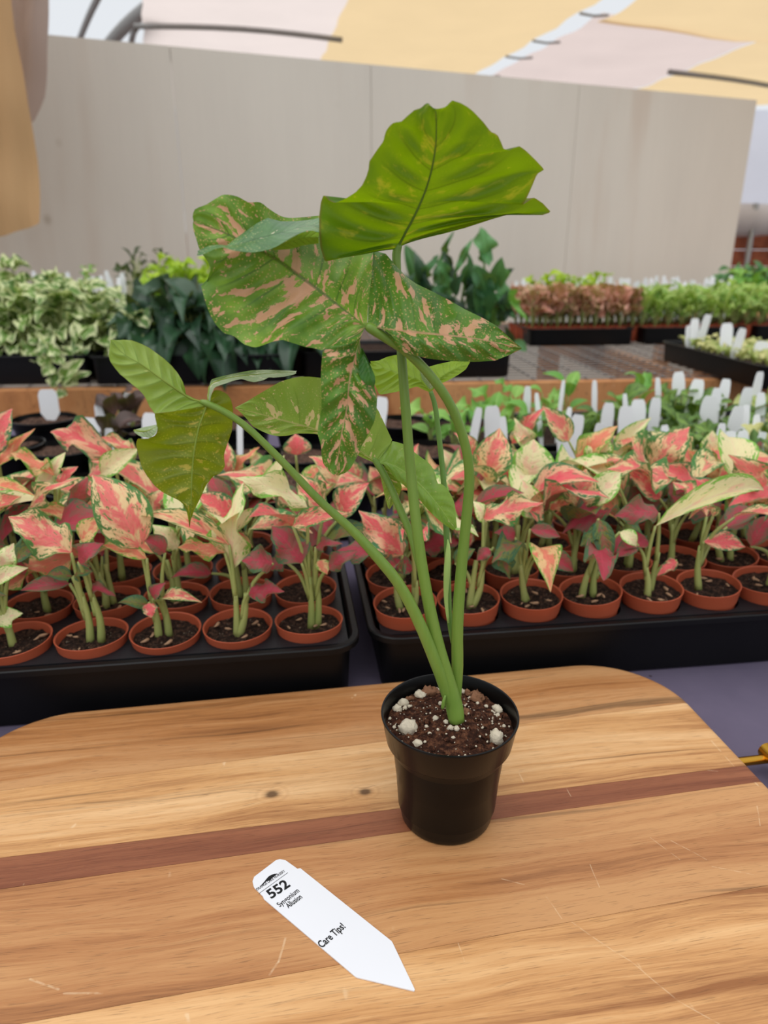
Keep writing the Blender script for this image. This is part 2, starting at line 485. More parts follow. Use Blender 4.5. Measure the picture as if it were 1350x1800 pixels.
for a, b in zip(seam_s, seam_s[1:]):
    a2, b2 = a+0.0015, b-0.0015
    v = []
    for off in (0.0, 0.018):
        for s, z in ((a2, FLOOR_Z), (b2, FLOOR_Z), (b2, wall_top(b2)), (a2, wall_top(a2))):
            p = W0 + WD*s + WN*off; v.append((p.x, p.y, z))
    put('panel', mk('panel', v, [(0,1,2,3),(7,6,5,4),(0,4,5,1),(1,5,6,2),(2,6,7,3),(3,7,4,0)], False), wmat, wl)
# timber cap along the top of the partition
v = []
for s in (seam_s[0], seam_s[-1]-0.002):
    for off, dz in ((0.018, -0.06), (0.018, 0.0), (0.055, 0.0), (0.055, -0.06)):
        p = W0 + WD*s + WN*off; v.append((p.x, p.y, wall_top(s)+dz-0.001))
put('batten', mk('batten', v, [(0,1,2,3),(7,6,5,4),(0,4,5,1),(1,5,6,2),(2,6,7,3),(3,7,4,0)], False), plain('batten_wood', (170, 150, 128), 0.8), wl)

# far end of the greenhouse: plastic film above timber boards
film = cloth_mat('white_film', (226, 226, 234), 0.75, 300, 0.4, (240, 240, 250))
def film_grid(name, x0, x1, y, z0, z1, amp, nx=40, nz=10):
    v, f = [], []
    for j in range(nz+1):
        for i in range(nx+1):
            x = x0+(x1-x0)*i/nx; z = z0+(z1-z0)*j/nz
            v.append((x, y + amp*math.sin(x*2.1)+amp*0.6*math.sin(x*7+z*2), z))
    for j in range(nz):
        for i in range(nx):
            a = j*(nx+1)+i; f.append((a, a+1, a+nx+2, a+nx+1))
    return mk(name, v, f)
FY = 10.6
fw = put('wall_end', film_grid('wall_end', -8.5, 8.5, FY, 0.95, 2.15, 0.03), film)
structure(fw, 'translucent white plastic film closing the far end')
roll = put('rolled_film', tube('rolled_film', [(x, FY-0.30+0.02*math.sin(x*3), 0.80) for x in [3.2+0.2*i for i in range(26)]], [0.2+0.012*math.sin(i*1.7) for i in range(26)], 14), cloth_mat('grey_film', (216, 212, 214), 0.35, 300, 0.4))
tag(roll, 'thick roll of pale plastic film along the far end, above the red-brown boards', 'plastic film')
bw = bpy.data.objects.new('wall_boards', None); COL.objects.link(bw); bw.matrix_basis = Matrix.Identity(4)
structure(bw, 'low wall of red-brown timber boards at the far end')
bmat = wood_mat('red_board', (190, 112, 78), (166, 92, 62), (128, 66, 44), 3, 0.3, 0.7)
for i in range(5):
    z0 = -0.45+0.22*i
    put('board', box('board', -8.5, 8.5, FY, FY+0.03, z0, z0+0.214, 0.004), bmat, bw)
tag(put('film_post', tube('film_post', [(4.9, FY-0.42, FLOOR_Z), (4.9, FY-0.42, 1.0)], 0.035, 10), M['metal']), 'grey steel post before the red-brown boards', 'post')

# shade cloth laid over pipes
ROOF = 2.2
tan_c = cloth_mat('tan_shade_cloth', (226, 196, 150), 0.8, 700, 0.9, (242, 214, 168))
mau_c = cloth_mat('pale_mauve_shade_cloth', (214, 198, 190), 0.78, 700, 0.9, (232, 214, 208))
whi_c = cloth_mat('pinkish_white_shade_cloth', (226, 212, 206), 0.8, 700, 0.9, (242, 228, 222))
def ln(x7, k): return lambda y: x7 + k*(y-7.0)
E0, E1, E2, E2b, E3 = ln(-2.02, -0.30), ln(-0.39, -0.19), ln(1.50, -0.285), ln(1.69, -0.265), ln(3.53, -0.23)
def cloth_panel(xl, xr, ya, yb, m, label, dz=0.0, sag=0.05, nx=16, ny=30, group='shade cloths overhead'):
    ya_f = ya if callable(ya) else (lambda s: ya)
    yb_f = yb if callable(yb) else (lambda s: yb)
    v, f = [], []
    for j in range(ny+1):
        for i in range(nx+1):
            s = i/nx; a, b = ya_f(s), yb_f(s)
            y = a+(b-a)*j/ny
            x = xl(y)+(xr(y)-xl(y))*s
            z = ROOF+dz - sag*math.sin(math.pi*s)*(0.6+0.4*abs(math.sin(y*1.3))) + 0.01*math.sin(x*5+y*3) + 0.008*math.sin(y*11+x)
            if i in (0, nx): x += 0.012*math.sin(y*9)
            v.append((x, y, z))
    for j in range(ny):
        for i in range(nx):
            a = j*(nx+1)+i; f.append((a, a+nx+1, a+nx+2, a+1))
    return tag(put('shade_cloth', mk('shade_cloth', v, f), m), label, 'shade cloth', group)
cloth_panel(E0, E1, 4.62, 10.4, whi_c, 'pinkish white shade cloth overhead, left of the wide tan cloth')
cloth_panel(E1, E2, 4.62, 10.4, tan_c, 'wide tan shade cloth overhead, between the white cloth and the sky gap')
cloth_panel(E2b, E3, lambda s: 6.72+0.5*s, 10.4, mau_c, 'pale mauve shade cloth overhead, right of the sky gap')
cloth_panel(E2b, lambda y: E3(y)+2.5, 4.62, lambda s: 6.80+1.0*s, tan_c, 'nearer tan shade cloth overlapping the mauve cloth, upper right corner', -0.05, 0.09)
cloth_panel(E3, lambda y: E3(y)+2.3, lambda s: 7.0+0.3*s, 10.3, tan_c, 'far tan shade cloth right of the mauve cloth, above the partition end', -0.01)
def roof_pipe(p, q, r, label, z=0.06):
    a, b = Vector(p), Vector(q)
    pts = [a.lerp(b, i/8) + Vector((0, 0, 0.03*math.sin(math.pi*i/8))) for i in range(9)]
    return tag(put('roof_pipe', tube('roof_pipe', pts, r, 10), M['pipe']), label, 'pipe', 'roof pipes')
a, b = on_z(235, 46, ROOF-0.10), on_z(585, 69, ROOF-0.10)
roof_pipe(a, b+(b-a)*0.05, 0.021, 'grey roof pipe under the pinkish white shade cloth')
a, b = on_z(1180, 127, ROOF-0.13), on_z(1360, 157, ROOF-0.13)
roof_pipe(a-(b-a)*0.02, b+(b-a)*0.6, 0.024, 'grey roof pipe under the far right tan cloth')
a, b = on_z(143, 66, ROOF+0.2), on_z(178, -10, ROOF+0.2)
roof_pipe(a+(a-b)*0.3, b+(b-a)*0.3, 0.03, 'slanting grey rafter against the sky at upper left')
a, b = on_z(195, 78, ROOF+0.1), on_z(255, 20, ROOF+0.1)
roof_pipe(a+(a-b)*0.3, b+(b-a)*0.2, 0.055, 'thick pale rafter beside the white cloth corner')
a, b = on_z(232, 76, ROOF+0.15), on_z(240, 48, ROOF+0.15)
roof_pipe(a+(a-b)*0.3, b, 0.03, 'short grey strut above the partition, left of the white cloth')
for i, (x, y) in enumerate(((852, 128), (905, 95), (936, 67), (1036, 18))):
    q = on_z(x, y, ROOF)
    tag(put('lacing_cord', tube('lacing_cord', [(E2(q.y)-0.03, q.y, ROOF-0.02), ((E2(q.y)+E2b(q.y))/2, q.y+0.03, ROOF-0.03), (E2b(q.y)+0.03, q.y+0.05, ROOF-0.02)], 0.010, 6), M['pipe']),
        ['lowest', 'second lowest', 'second highest', 'highest'][i]+' grey cord lacing the cloths across the sky gap', 'cord', 'lacing cords in the sky gap')

# hanging curtains at the left
def curtain(name, edge, Y, x_left, ztop, m, label, fold=0.05, freq=9, bottom=None):
    """edge: right-hand edge as photo points from the top down, hung in the plane y = Y"""
    e = [on_y(x, y, Y) for x, y in edge]
    e = [Vector((e[0].x-0.05, Y, ztop))] + e
    e = resample([(p.x, p.z, 0) for p in e], 30)
    v, f, n = [], [], 26
    for j, p in enumerate(e):
        for i in range(n+1):
            s = i/n
            x = x_left+(p.x-x_left)*s
            z = p.y + (0.03*math.sin(s*7) if j == len(e)-1 else 0)
            v.append((x, Y + fold*math.sin(s*freq+j*0.05)*(0.5+0.5*j/30) + 0.018*math.sin(s*31+j*0.35) + 0.02*math.sin(j*0.9-s*9)*(j/30)**2, z))
    for j in range(len(e)-1):
        for i in range(n):
            a = j*(n+1)+i; f.append((a, a+1, a+n+2, a+n+1))
    return tag(put(name, mk(name, v, f), m), label, 'curtain')
curtain('hanging_curtain', [(16,-40),(22,60),(38,140),(52,220),(62,310),(76,402)], 2.95, -2.1, ROOF, cloth_mat('tan_curtain', (206, 168, 124), 0.38, 700, 0.9, (212, 176, 130)), 'tan cloth curtain hanging at the left edge, nearest', 0.05, 8)
curtain('hanging_curtain', [(97,-40),(95,60),(90,120),(82,175),(64,235)], 3.25, -2.2, ROOF, cloth_mat('mauve_curtain', (196, 176, 166), 0.42, 700, 0.9, (204, 184, 172)), 'greyish mauve cloth curtain hanging behind the tan one', 0.09, 17)

# ---------------------------------------------------------------- table with cloth
def rot_z(a): return Matrix.Rotation(a, 4, 'Z')
tb = thing('display_table', 'long table under the purple-grey cloth', 'table', (0, 0.75, FLOOR_Z))
twood = wood_mat('table_wood', (190, 150, 110), (168, 128, 90), (132, 96, 66), 5, 0.3, 0.7)
put('tabletop', box('tabletop', -1.9, 1.9, -0.25, 1.70, -0.04, -0.004, 0.004), twood, tb)
for x in (-1.8, 1.8):
    for y in (-0.15, 1.6):
        put('leg', box('leg', x-0.04, x+0.04, y-0.04, y+0.04, FLOOR_Z, -0.04, 0.004), twood, tb)
def tcloth_mat():
    k = NT('purple_grey_cloth'); c = k.coord()
    n1 = k.noise(c, 9, 5, 0.6); n2 = k.noise(c, 900, 2)
    col = k.mix(n1, C4((78, 72, 92)), C4((112, 102, 122)))
    vo = k.n('TexVoronoi', {'Scale': 46.0}); k.set(vo.inputs['Vector'], c)
    col = k.mix(k.math('MULTIPLY', k.step(vo.outputs['Distance'], 0.10, 0.04), k.step(k.noise(c, 8, 1), 0.5, 0.6)), col, C4((60, 50, 56)))
    return k.pbr(col, 0.85, 0.2, k.bump(n2, 0.25, 0.0006))
v, f = [], []
nx, ny = 120, 70
for j in range(ny+1):
    for i in range(nx+1):
        x = -1.92+3.84*i/nx; y = -0.27+1.99*j/ny
        z = -0.0018 + 0.0013*mnoise.noise(Vector((x*7, y*11, 3)))
        if i in (0, nx): z = -0.3
        if j in (0, ny): z = -0.3
        v.append((x, y, z))
for j in range(ny):
    for i in range(nx):
        a = j*(nx+1)+i; f.append((a, a+1, a+nx+2, a+nx+1))
tag(put('tablecloth', mk('tablecloth', v, f), tcloth_mat()), 'purple-grey cloth over the table under board and trays', 'tablecloth')

# ---------------------------------------------------------------- wooden serving board
BT = 0.022
pA, pB = on_z(100, 1250, BT), on_z(1040, 1163, BT)
BYAW = math.atan2(pB.y-pA.y, pB.x-pA.x)
bx = Vector((math.cos(BYAW), math.sin(BYAW), 0)); by = Vector((-bx.y, bx.x, 0))
right_pt = on_z(1300, 1328, BT)
BW, BD, BR = 0.588, 0.42, 0.076
mid_edge = pA.lerp(pB, 0.5)
xr = (right_pt-mid_edge).dot(bx)
bcen = mid_edge + bx*(xr-BW/2+0.001) - by*(BD/2)
board = thing('serving_board', 'acacia wood serving board of glued planks with rounded corners and brass handle', 'board', (bcen.x, bcen.y, 0))
board.matrix_basis = Matrix.Translation((bcen.x, bcen.y, 0)) @ rot_z(BYAW)
def board_local(px, py):
    p = on_z(px, py, BT) - bcen; return p.dot(bx), p.dot(by)
def half_span(y, inset=0.0):
    hx, hy = BW/2-inset, BD/2-inset; r = BR-inset
    if abs(y) > hy-r:
        d = abs(y)-(hy-r); return hx-r+math.sqrt(max(r*r-d*d, 0))
    return hx
def sd_rr(x, y):
    qx, qy = abs(x)-(BW/2-BR), abs(y)-(BD/2-BR)
    return math.hypot(max(qx, 0), max(qy, 0)) + min(max(qx, qy), 0) - BR
def joint(p, q):
    (x0, y0), (x1, y1) = board_local(*p), board_local(*q)
    m = (y1-y0)/(x1-x0); return lambda x: y0+m*(x-x0)
cuts = [lambda x: BD/2, joint((0, 1390), (1200, 1236)), joint((0, 1508), (1330, 1343)), joint((0, 1563), (1335, 1374)), joint((60, 1795), (1350, 1556)), lambda x: -BD/2]
def scr(*rows): return [(*board_local(a, b), *board_local(c_, d_), w*0.36/1250) for a, b, c_, d_, w in rows]
SCR_MID = scr((1140,1473,1187,1512,1.6),(1175,1478,1235,1512,1.6),(1245,1524,1320,1538,1.4),(505,1648,494,1690,3),(494,1690,480,1712,3),(880,1545,920,1555,1.6),(955,1575,985,1615,1.5),(1322,1418,1330,1452,1.8),(120,1745,185,1745,3),(60,1720,110,1738,3),(1035,1520,1050,1560,1.4))
SCR_GOLD = scr((985,1612,1110,1690,1.6),(1110,1690,1200,1760,1.6),(1200,1760,1270,1800,1.6),(800,1650,815,1690,1.4))
SCR_DARK = scr((985,1365,1000,1400,1.5),(1190,1348,1260,1356,1.4))
kn = [board_local(642, 1392), board_local(478, 1396)]
planks = [
    wood_mat('plank_brown', (196, 146, 98), (172, 116, 68), (130, 82, 46), 1.0, 0.6),
    wood_mat('plank_pale', (228, 184, 134), (206, 154, 100), (156, 102, 60), 2.3, 0.6, knots=[(kn[0][0], kn[0][1], 0.0048), (kn[1][0], kn[1][1], 0.0055)]),
    wood_mat('plank_dark', (150, 92, 62), (124, 70, 46), (92, 50, 34), 3.9, 0.3, scratches=SCR_DARK),
    wood_mat('plank_mid', (198, 146, 96), (176, 120, 74), (136, 86, 50), 5.2, 0.45, scratches=SCR_MID),
    wood_mat('plank_gold', (226, 178, 124), (202, 148, 94), (150, 96, 54), 6.6, 0.8, scratches=SCR_GOLD)]
BEV = 0.006
for k in range(5):
    fr = [i/16 for i in range(17)]
    e = [0.0001, 0.006, 0.02, 0.04, 0.065]
    if k == 0: fr = e + fr[2:]
    if k == 4: fr = fr[:-2] + [1-q for q in reversed(e)]
    ys = fr
    us = [0, 0.0004, 0.0012, 0.0025, 0.0045, 0.0075, 0.012, 0.02]
    def yat(t, x):
        a, b = cuts[k](x)-(0.00012 if k else 0.00001), cuts[k+1](x)+(0.00012 if k < 4 else 0.00001)
        return a+(b-a)*t
    v, f = [], []
    for t in fr:
        ends = []
        for sg in (-1, 1):
            x = sg*0.27
            for _ in range(8): x = sg*half_span(yat(t, x))
            ends.append(x)
        row = [ends[0]+u for u in us] + [ends[0]*0.5, 0, ends[1]*0.5] + [ends[1]-u for u in reversed(us)]
        for x in row:
            y = yat(t, x)
            d = max(-sd_rr(x, y), 0)
            q = max(0, 1-d/BEV)
            z = BT - BEV*(1-math.sqrt(max(0, 1-q*q)))
            v.append((x, y, z))
    nc = len(us)*2+3; nr = len(ys)
    for j in range(nr-1):
        for i in range(nc-1):
            a = j*nc+i; f.append((a, a+nc, a+nc+1, a+1))
    nb = len(v)
    per = [i for i in range(nc)] + [j*nc+nc-1 for j in range(1, nr)] + [(nr-1)*nc+i for i in range(nc-2, -1, -1)] + [j*nc for j in range(nr-2, 0, -1)]
    for i in per: v.append((v[i][0], v[i][1], 0.003))
    m = len(per)
    for i in range(m): f.append((per[i], per[(i+1) % m], nb+(i+1) % m, nb+i))
    f.append(tuple(nb+i for i in range(m)))
    me = sharp(mk('plank', v, f), 50)
    put('plank', me, planks[k], board, None, board.matrix_basis.copy())
for sx in (-0.24, 0.24):
    for sy in (-0.15, 0.15):
        me = lathe('foot', [(0.0, 0.0), (0.011, 0.0), (0.012, 0.001), (0.012, 0.0035), (0, 0.0035)], 16)
        put('foot', me, M['black_plastic'], board, None, board.matrix_basis @ Matrix.Translation((sx, sy, 0)))
# brass handle: a bar on two posts along the right-hand end
rodz = 0.011
_p = on_z(1328, 1336, rodz)-bcen; post_y = _p.dot(by)
_p = on_z(1346, 1316, rodz+0.004)-bcen; bar_x, bar_end = _p.dot(bx), _p.dot(by)
vs, fs = [], []
def cyl_data(p, q, r, seg=16):
    me = tube('tmp', [Vector(p).lerp(Vector(q), i/4) for i in range(5)], r, seg)
    d = ([tuple(x.co) for x in me.vertices], [tuple(pl.vertices) for pl in me.polygons]); bpy.data.meshes.remove(me); return d
bits = [cyl_data((BW/2-0.02, post_y, rodz), (bar_x, post_y, rodz), 0.0036),
        cyl_data((BW/2-0.02, post_y-0.16, rodz), (bar_x, post_y-0.16, rodz), 0.0036),
        cyl_data((bar_x, post_y-0.18, rodz+0.003), (bar_x, bar_end, rodz+0.003), 0.0066, 20)]
v, f = merge(bits)
hd = put('handle', sharp(mk('handle', v, f), 40), M['brass'], board, None, board.matrix_basis.copy())
hd['label'] = 'brass bar handle'

# ---------------------------------------------------------------- plant label lying on the board
TZ = BT
outl = [(446,1560),(444,1551),(447,1543),(485,1514),(492,1512),(502,1514),(523,1529),(528,1528),(688,1656),(690,1659),(729,1741),(728,1744),(627,1720),(624,1718),(464,1582),(462,1577),(447,1562)]
W = [on_z(x, y, TZ) for x, y in outl]
head = on_z(467, 1531, TZ); tipp = on_z(729, 1743, TZ)
left_w, right_w = on_z(464, 1582, TZ), on_z(528, 1528, TZ)
tx = (right_w-left_w).normalized()                 # reading direction: across the stake
ty = Vector((-tx.y, tx.x, 0))                        # up: towards the rounded end
TM = Matrix.Translation(left_w) @ Matrix(((tx.x, ty.x, 0, 0), (tx.y, ty.y, 0, 0), (0, 0, 1, 0), (0, 0, 0, 1)))
TMi = TM.inverted()
pts = [TMi @ p for p in W]
v = [(p.x, p.y, 0.0002) for p in pts] + [(p.x, p.y, 0.0009) for p in pts]
n = len(pts)
area = sum(pts[i].x*pts[(i+1) % n].y-pts[(i+1) % n].x*pts[i].y for i in range(n))
order = list(range(n)) if area > 0 else list(range(n-1, -1, -1))
f = [tuple(n+i for i in order), tuple(reversed(order))] + [(order[i], order[(i+1) % n], n+order[(i+1) % n], n+order[i]) for i in range(n)]
ptag = thing('plant_label', 'white pointed plant label printed 552, lying on the wooden board', 'label')
ptag.matrix_basis = TM
stake_o = put('stake', mk('stake', v, f, False), M['tag_white'], ptag, None, TM)
def tl(px, py):
    p = TMi @ on_z(px, py, TZ+0.0009); return p.x, p.y
def flat_text(s, p0, p1, size, name='lettering', bold=0.0):
    """text whose baseline runs from photo point p0 to p1"""
    a, b = Vector(tl(*p0)), Vector(tl(*p1))
    cu = bpy.data.curves.new('t', 'FONT'); cu.body = s; cu.size = 1.0; cu.resolution_u = 3; cu.offset = bold
    o = bpy.data.objects.new('t', cu); COL.objects.link(o)
    bpy.context.view_layer.update()
    me = bpy.data.meshes.new_from_object(o.evaluated_get(bpy.context.evaluated_depsgraph_get()))
    bpy.data.objects.remove(o); bpy.data.curves.remove(cu)
    xs = [q.co.x for q in me.vertices]; ysx = [q.co.y for q in me.vertices]
    sx = (b-a).length/(max(xs)-min(xs)); x0 = min(xs)
    ang = math.atan2((b-a).y, (b-a).x)
    ca, sa = math.cos(ang), math.sin(ang)
    for q in me.vertices:
        X = (q.co.x-x0)*sx; Yy = q.co.y*size/0.7
        q.co = (a.x + X*ca - Yy*sa, a.y + X*sa + Yy*ca, 0.00096)
    return put(name, me, M['ink'], stake_o, None, TM)
flat_text('ORANGE LAKE NURSERY', (452, 1566), (502, 1532), 0.0019, bold=0.02)
flat_text('552', (477, 1580), (511, 1557), 0.0068, bold=0.03)
flat_text('Syngonium', (492, 1595), (527, 1567), 0.0036, bold=0.02)
flat_text('Allusion', (507, 1597), (532, 1578), 0.0036, bold=0.025)
flat_text('Care Tips!', (566, 1667), (608, 1630), 0.0046, bold=0.025)
a, b = Vector(tl(455, 1571)), Vector(tl(506, 1534))
d = (b-a).normalized(); nn = Vector((-d.y, d.x))*0.00016
put('rule', mk('rule', [(*(a-nn), 0.00096), (*(b-nn), 0.00096), (*(b+nn), 0.00096), (*(a+nn), 0.00096)], [(0,1,2,3)], False), M['ink'], stake_o, None, TM)
lg = [(456,1559),(461,1554),(466,1548),(470,1543),(473,1540),(477,1538),(482,1536),(488,1535.5),(484,1539),(478,1544),(474,1548),(467,1550),(462,1556)]
put('emblem', mk('emblem', [(*tl(x, y), 0.00096) for x, y in lg], [tuple(range(len(lg)))], False), M['ink'], stake_o, None, TM)

# ---------------------------------------------------------------- the arrowhead plant in its black pot
RIM_Z = 0.104
pc = on_z(790.5, 1250.5, RIM_Z)
syn = thing('potted_arrowhead_vine', 'tall green and pink splashed arrowhead vine in black nursery pot on board', 'plant', (pc.x, pc.y, BT))
PM = Matrix.Translation((pc.x, pc.y, BT))
H = RIM_Z-BT
prof = [(0.0, 0.0006), (0.0275, 0.0006), (0.0285, 0.0), (0.0298, 0.0004), (0.0308, 0.002), (0.0312, 0.005), (0.0315, 0.0065), (0.0368, H-0.0255), (0.0370, H-0.0230), (0.0378, H-0.0212), (0.0402, H-0.0203), (0.0412, H-0.019),
        (0.0440, H-0.0018), (0.0446, H-0.0006), (0.0444, H), (0.0434, H), (0.0428, H-0.001), (0.0410, H-0.012), (0.0385, H-0.022), (0.0355, H-0.03), (0.0330, 0.012), (0.0, 0.012)]
put('pot', lathe('pot', prof, 72, 50), M['black_plastic'], syn, None, PM)
# soil
v, f = [], []
nr, na = 26, 84
for j in range(nr+1):
    for i in range(na):
        r = 0.0418*j/nr; a = 2*math.pi*i/na
        x, y = r*math.cos(a), r*math.sin(a)
        z = H-0.0085 + 0.0045*math.exp(-((x-0.002)**2+(y+0.002)**2)/0.0003) - 0.0022*(j/nr)**3
        z += 0.0022*mnoise.noise(Vector((x*160, y*160, 1))) + 0.0013*mnoise.noise(Vector((x*420, y*420, 5))) + 0.0008*mnoise.noise(Vector((x*900, y*900, 9)))
        v.append((x, y, z))
for j in range(nr):
    for i in range(na):
        a = j*na+i; b = j*na+(i+1) % na
        f.append((a, a+na, b+na, b))
soil_o = put('soil', mk('soil', v, f), M['soil_main'], syn, None, PM)
def soil_z(x, y):
    return RIM_Z-0.0085 + 0.0045*math.exp(-((x-0.002)**2+(y+0.002)**2)/0.0003) - 0.0022*(math.hypot(x, y)/0.0418)**3
def pebble(name, r, seed, sq=(1, 1, 0.75), n=10, rough=0.28):
    rr = random.Random(seed); v, f = [], []
    m = n//2+1
    ox = rr.random()*50
    for j in range(m+1):
        th = math.pi*j/m
        for i in range(n):
            ph = 2*math.pi*i/n
            d = Vector((math.sin(th)*math.cos(ph), math.sin(th)*math.sin(ph), math.cos(th)))
            k = 1+rough*2*mnoise.noise(d*1.6+Vector((ox, 0, 0)))
            v.append((d.x*r*sq[0]*k, d.y*r*sq[1]*k, d.z*r*sq[2]*k))
    for j in range(m):
        for i in range(n):
            a = j*n+i; b = j*n+(i+1) % n
            f.append((a, a+n, b+n, b))
    return mk(name, v, f)
PERL = [(717,1281,17,1.2),(872,1298,14,1.3),(690,1231,11,1),(698,1246,10,1),(712,1243,5,1),(725,1211,12,.8),(742,1221,8,.8),(884,1243,9,1),(897,1244,8,1),(815,1203,7,1),(816,1215,6,1),(733,1306,9,.7),
        (784,1267,5,1),(792,1276,6,1),(803,1277,6,1),(766,1262,6,1),(744,1203,5,1),(729,1201,4,1),(819,1189,7,1),(774,1236,5,1),(761,1212,5,1),(851,1217,5,1),(840,1235,4,1),(765,1205,6,1),(766,1244,3,1),(693,1277,4,1),
        (750,1275,4,1),(755,1288,4,1),(797,1293,4,1),(770,1279,3,1),(848,1277,3,1),(855,1240,4,1),(875,1256,5,1),(720,1240,4,1),(747,1302,3,1),(826,1226,4,1),(681,1262,4,1),(886,1275,4,1)]
for i, (px, py, w, sq) in enumerate(PERL):
    q = on_z(px, py, RIM_Z-0.008); x, y = q.x-pc.x, q.y-pc.y
    q = on_z(px, py, soil_z(x, y)+0.001); x, y = q.x-pc.x, q.y-pc.y
    r = w*0.46/1250
    rr = math.hypot(x, y)
    if rr > 0.0405-r: x *= (0.0405-r)/rr; y *= (0.0405-r)/rr
    put('perlite', pebble('perlite', r, i, (1, 0.85, 0.8*sq), 14 if w > 7 else 8, 0.2), M['perlite'], soil_o, None,
        Matrix.Translation((pc.x+x, pc.y+y, soil_z(x, y)+r*0.25)) @ rot_z(i*1.7))
for i, (px, py, w) in enumerate(((733,1192,13),(742,1180,9),(845,1219,13),(855,1205,8),(838,1207,8),(867,1207,8),(818,1258,7),(720,1225,6),(757,1197,9),(835,1190,8))):
    q = on_z(px, py, RIM_Z-0.008); x, y = q.x-pc.x, q.y-pc.y
    r = w*0.46/1250; rr = math.hypot(x, y)
    if rr > 0.0405-r: x *= (0.0405-r)/rr; y *= (0.0405-r)/rr
    put('bark_chip', pebble('bark_chip', r, 60+i, (1.2, 0.8, 0.7), 10, 0.55), M['bark'], soil_o, None, Matrix.Translation((pc.x+x, pc.y+y, soil_z(x, y)+r*0.3)) @ rot_z(i*2.3))
parts = []
for i in range(170):
    r = 0.040*math.sqrt(rnd.random()); a = rnd.random()*6.283
    x, y = r*math.cos(a), r*math.sin(a); s = rnd.uniform(0.0003, 0.0009)
    me = pebble('t', s, 200+i, (1, 1, 0.8), 6, 0.2)
    z = soil_z(x, y)-BT+0.0006
    parts.append(([(q.co.x+x, q.co.y+y, q.co.z+z) for q in me.vertices], [tuple(p.vertices) for p in me.polygons])); bpy.data.meshes.remove(me)
v, f = merge(parts)
o = put('perlite_grains', mk('perlite_grains', v, f), M['perlite'], syn, None, PM); o['kind'] = 'stuff'
parts = []
for i in range(150):
    r = 0.040*math.sqrt(rnd.random()); a = rnd.random()*6.283
    x, y = r*math.cos(a), r*math.sin(a); s = rnd.uniform(0.0006, 0.0022)
    me = pebble('t', s, 500+i, (1, 1, 0.8), 6, 0.5)
    z = soil_z(x, y)-BT+0.0002
    parts.append(([(q.co.x+x, q.co.y+y, q.co.z+z) for q in me.vertices], [tuple(p.vertices) for p in me.polygons])); bpy.data.meshes.remove(me)
v, f = merge(parts)
o = put('soil_crumbs', mk('soil_crumbs', v, f), M['soil_main'], syn, None, PM); o['kind'] = 'stuff'

def petiole(pts, halfpx, mat, name='petiole', n=36, seg=14):
    """pts: (px, py, Y); halfpx: half widths in photo pixels at the same stations"""
    P = catmull(pts, n); Hs = catmull([(h, 0, 0) for h in halfpx], n)
    Wp, R = [], []
    for p, h in zip(P, Hs):
        q = on_y(p.x, p.y, p.z); Wp.append(q); R.append(h.x*proj(q)[2]/F_PX)
    return put(name, tube(name, Wp, R, seg), mat, syn)
sb = pc.y-0.003
petiole([(803,1268,sb-.002),(798,1240,sb),(786,1195,sb),(766,1120,sb),(746,1020,.386),(733,930,.387),(722,830,.389),(714,730,.391),(707,640,.394),(702,560,.397),(698,480,.40),(697,446,.401),(701,428,.4005)],
        [14,15.5,13.5,11.5,10,9.5,9,8.7,8.3,8,7.5,8,7], M['petiole'])
petiole([(797,1262,sb-.001),(787,1225,sb-.002),(766,1165,sb-.004),(735,1090,sb-.006),(702,1028,sb-.009),(668,985,sb-.012),(620,933,.372),(560,878,.369),(500,815,.366),(440,756,.364),(400,727,.363),(366,710,.362),(352,706,.362)],
        [6,9.5,10.5,10.5,10,9.5,8,7.2,6.8,6.3,6,6,4], M['petiole'])
petiole([(802,1240,sb+.006),(804,1170,sb+.007),(804,1100,sb+.007),(811,1000,.393),(821,900,.391),(825,835,.388),(816,775,.385),(792,712,.381),(757,661,.377),(717,620,.373),(680,595,.370),(652,577,.368),(643,573,.3675)],
        [8,10.5,10.5,9.8,9.2,8.8,8.5,8.5,8.5,8.5,8.5,9,6], M['petiole'])
petiole([(770,1120,sb+.004),(756,1060,.392),(741,1005,.396),(722,940,.402),(701,890,.408),(681,845,.413),(664,816,.416),(656,806,.417)], [5,6,7,6.5,6.5,6,6,4], M['petiole'])
petiole([(796,1130,sb+.012),(790,1085,.402),(787,1000,.410),(785,940,.416),(780,850,.424),(772,770,.431),(765,715,.436),(757,688,.438)], [4,5,5.5,5.5,5,4.8,4.5,4], M['petiole_dark'])
petiole([(788,1095,.398),(784,1050,.402),(786,1000,.405),(788,965,.4075),(787,948,.409)], [2,4,6,4,0.6], M['sheath'], 'sheath', 16, 10)
petiole([(778,1245,sb-.007),(780,1232,sb-.007),(783,1222,sb-.006)], [3.2,3,2], M['petiole'], 'bud', 8, 8)

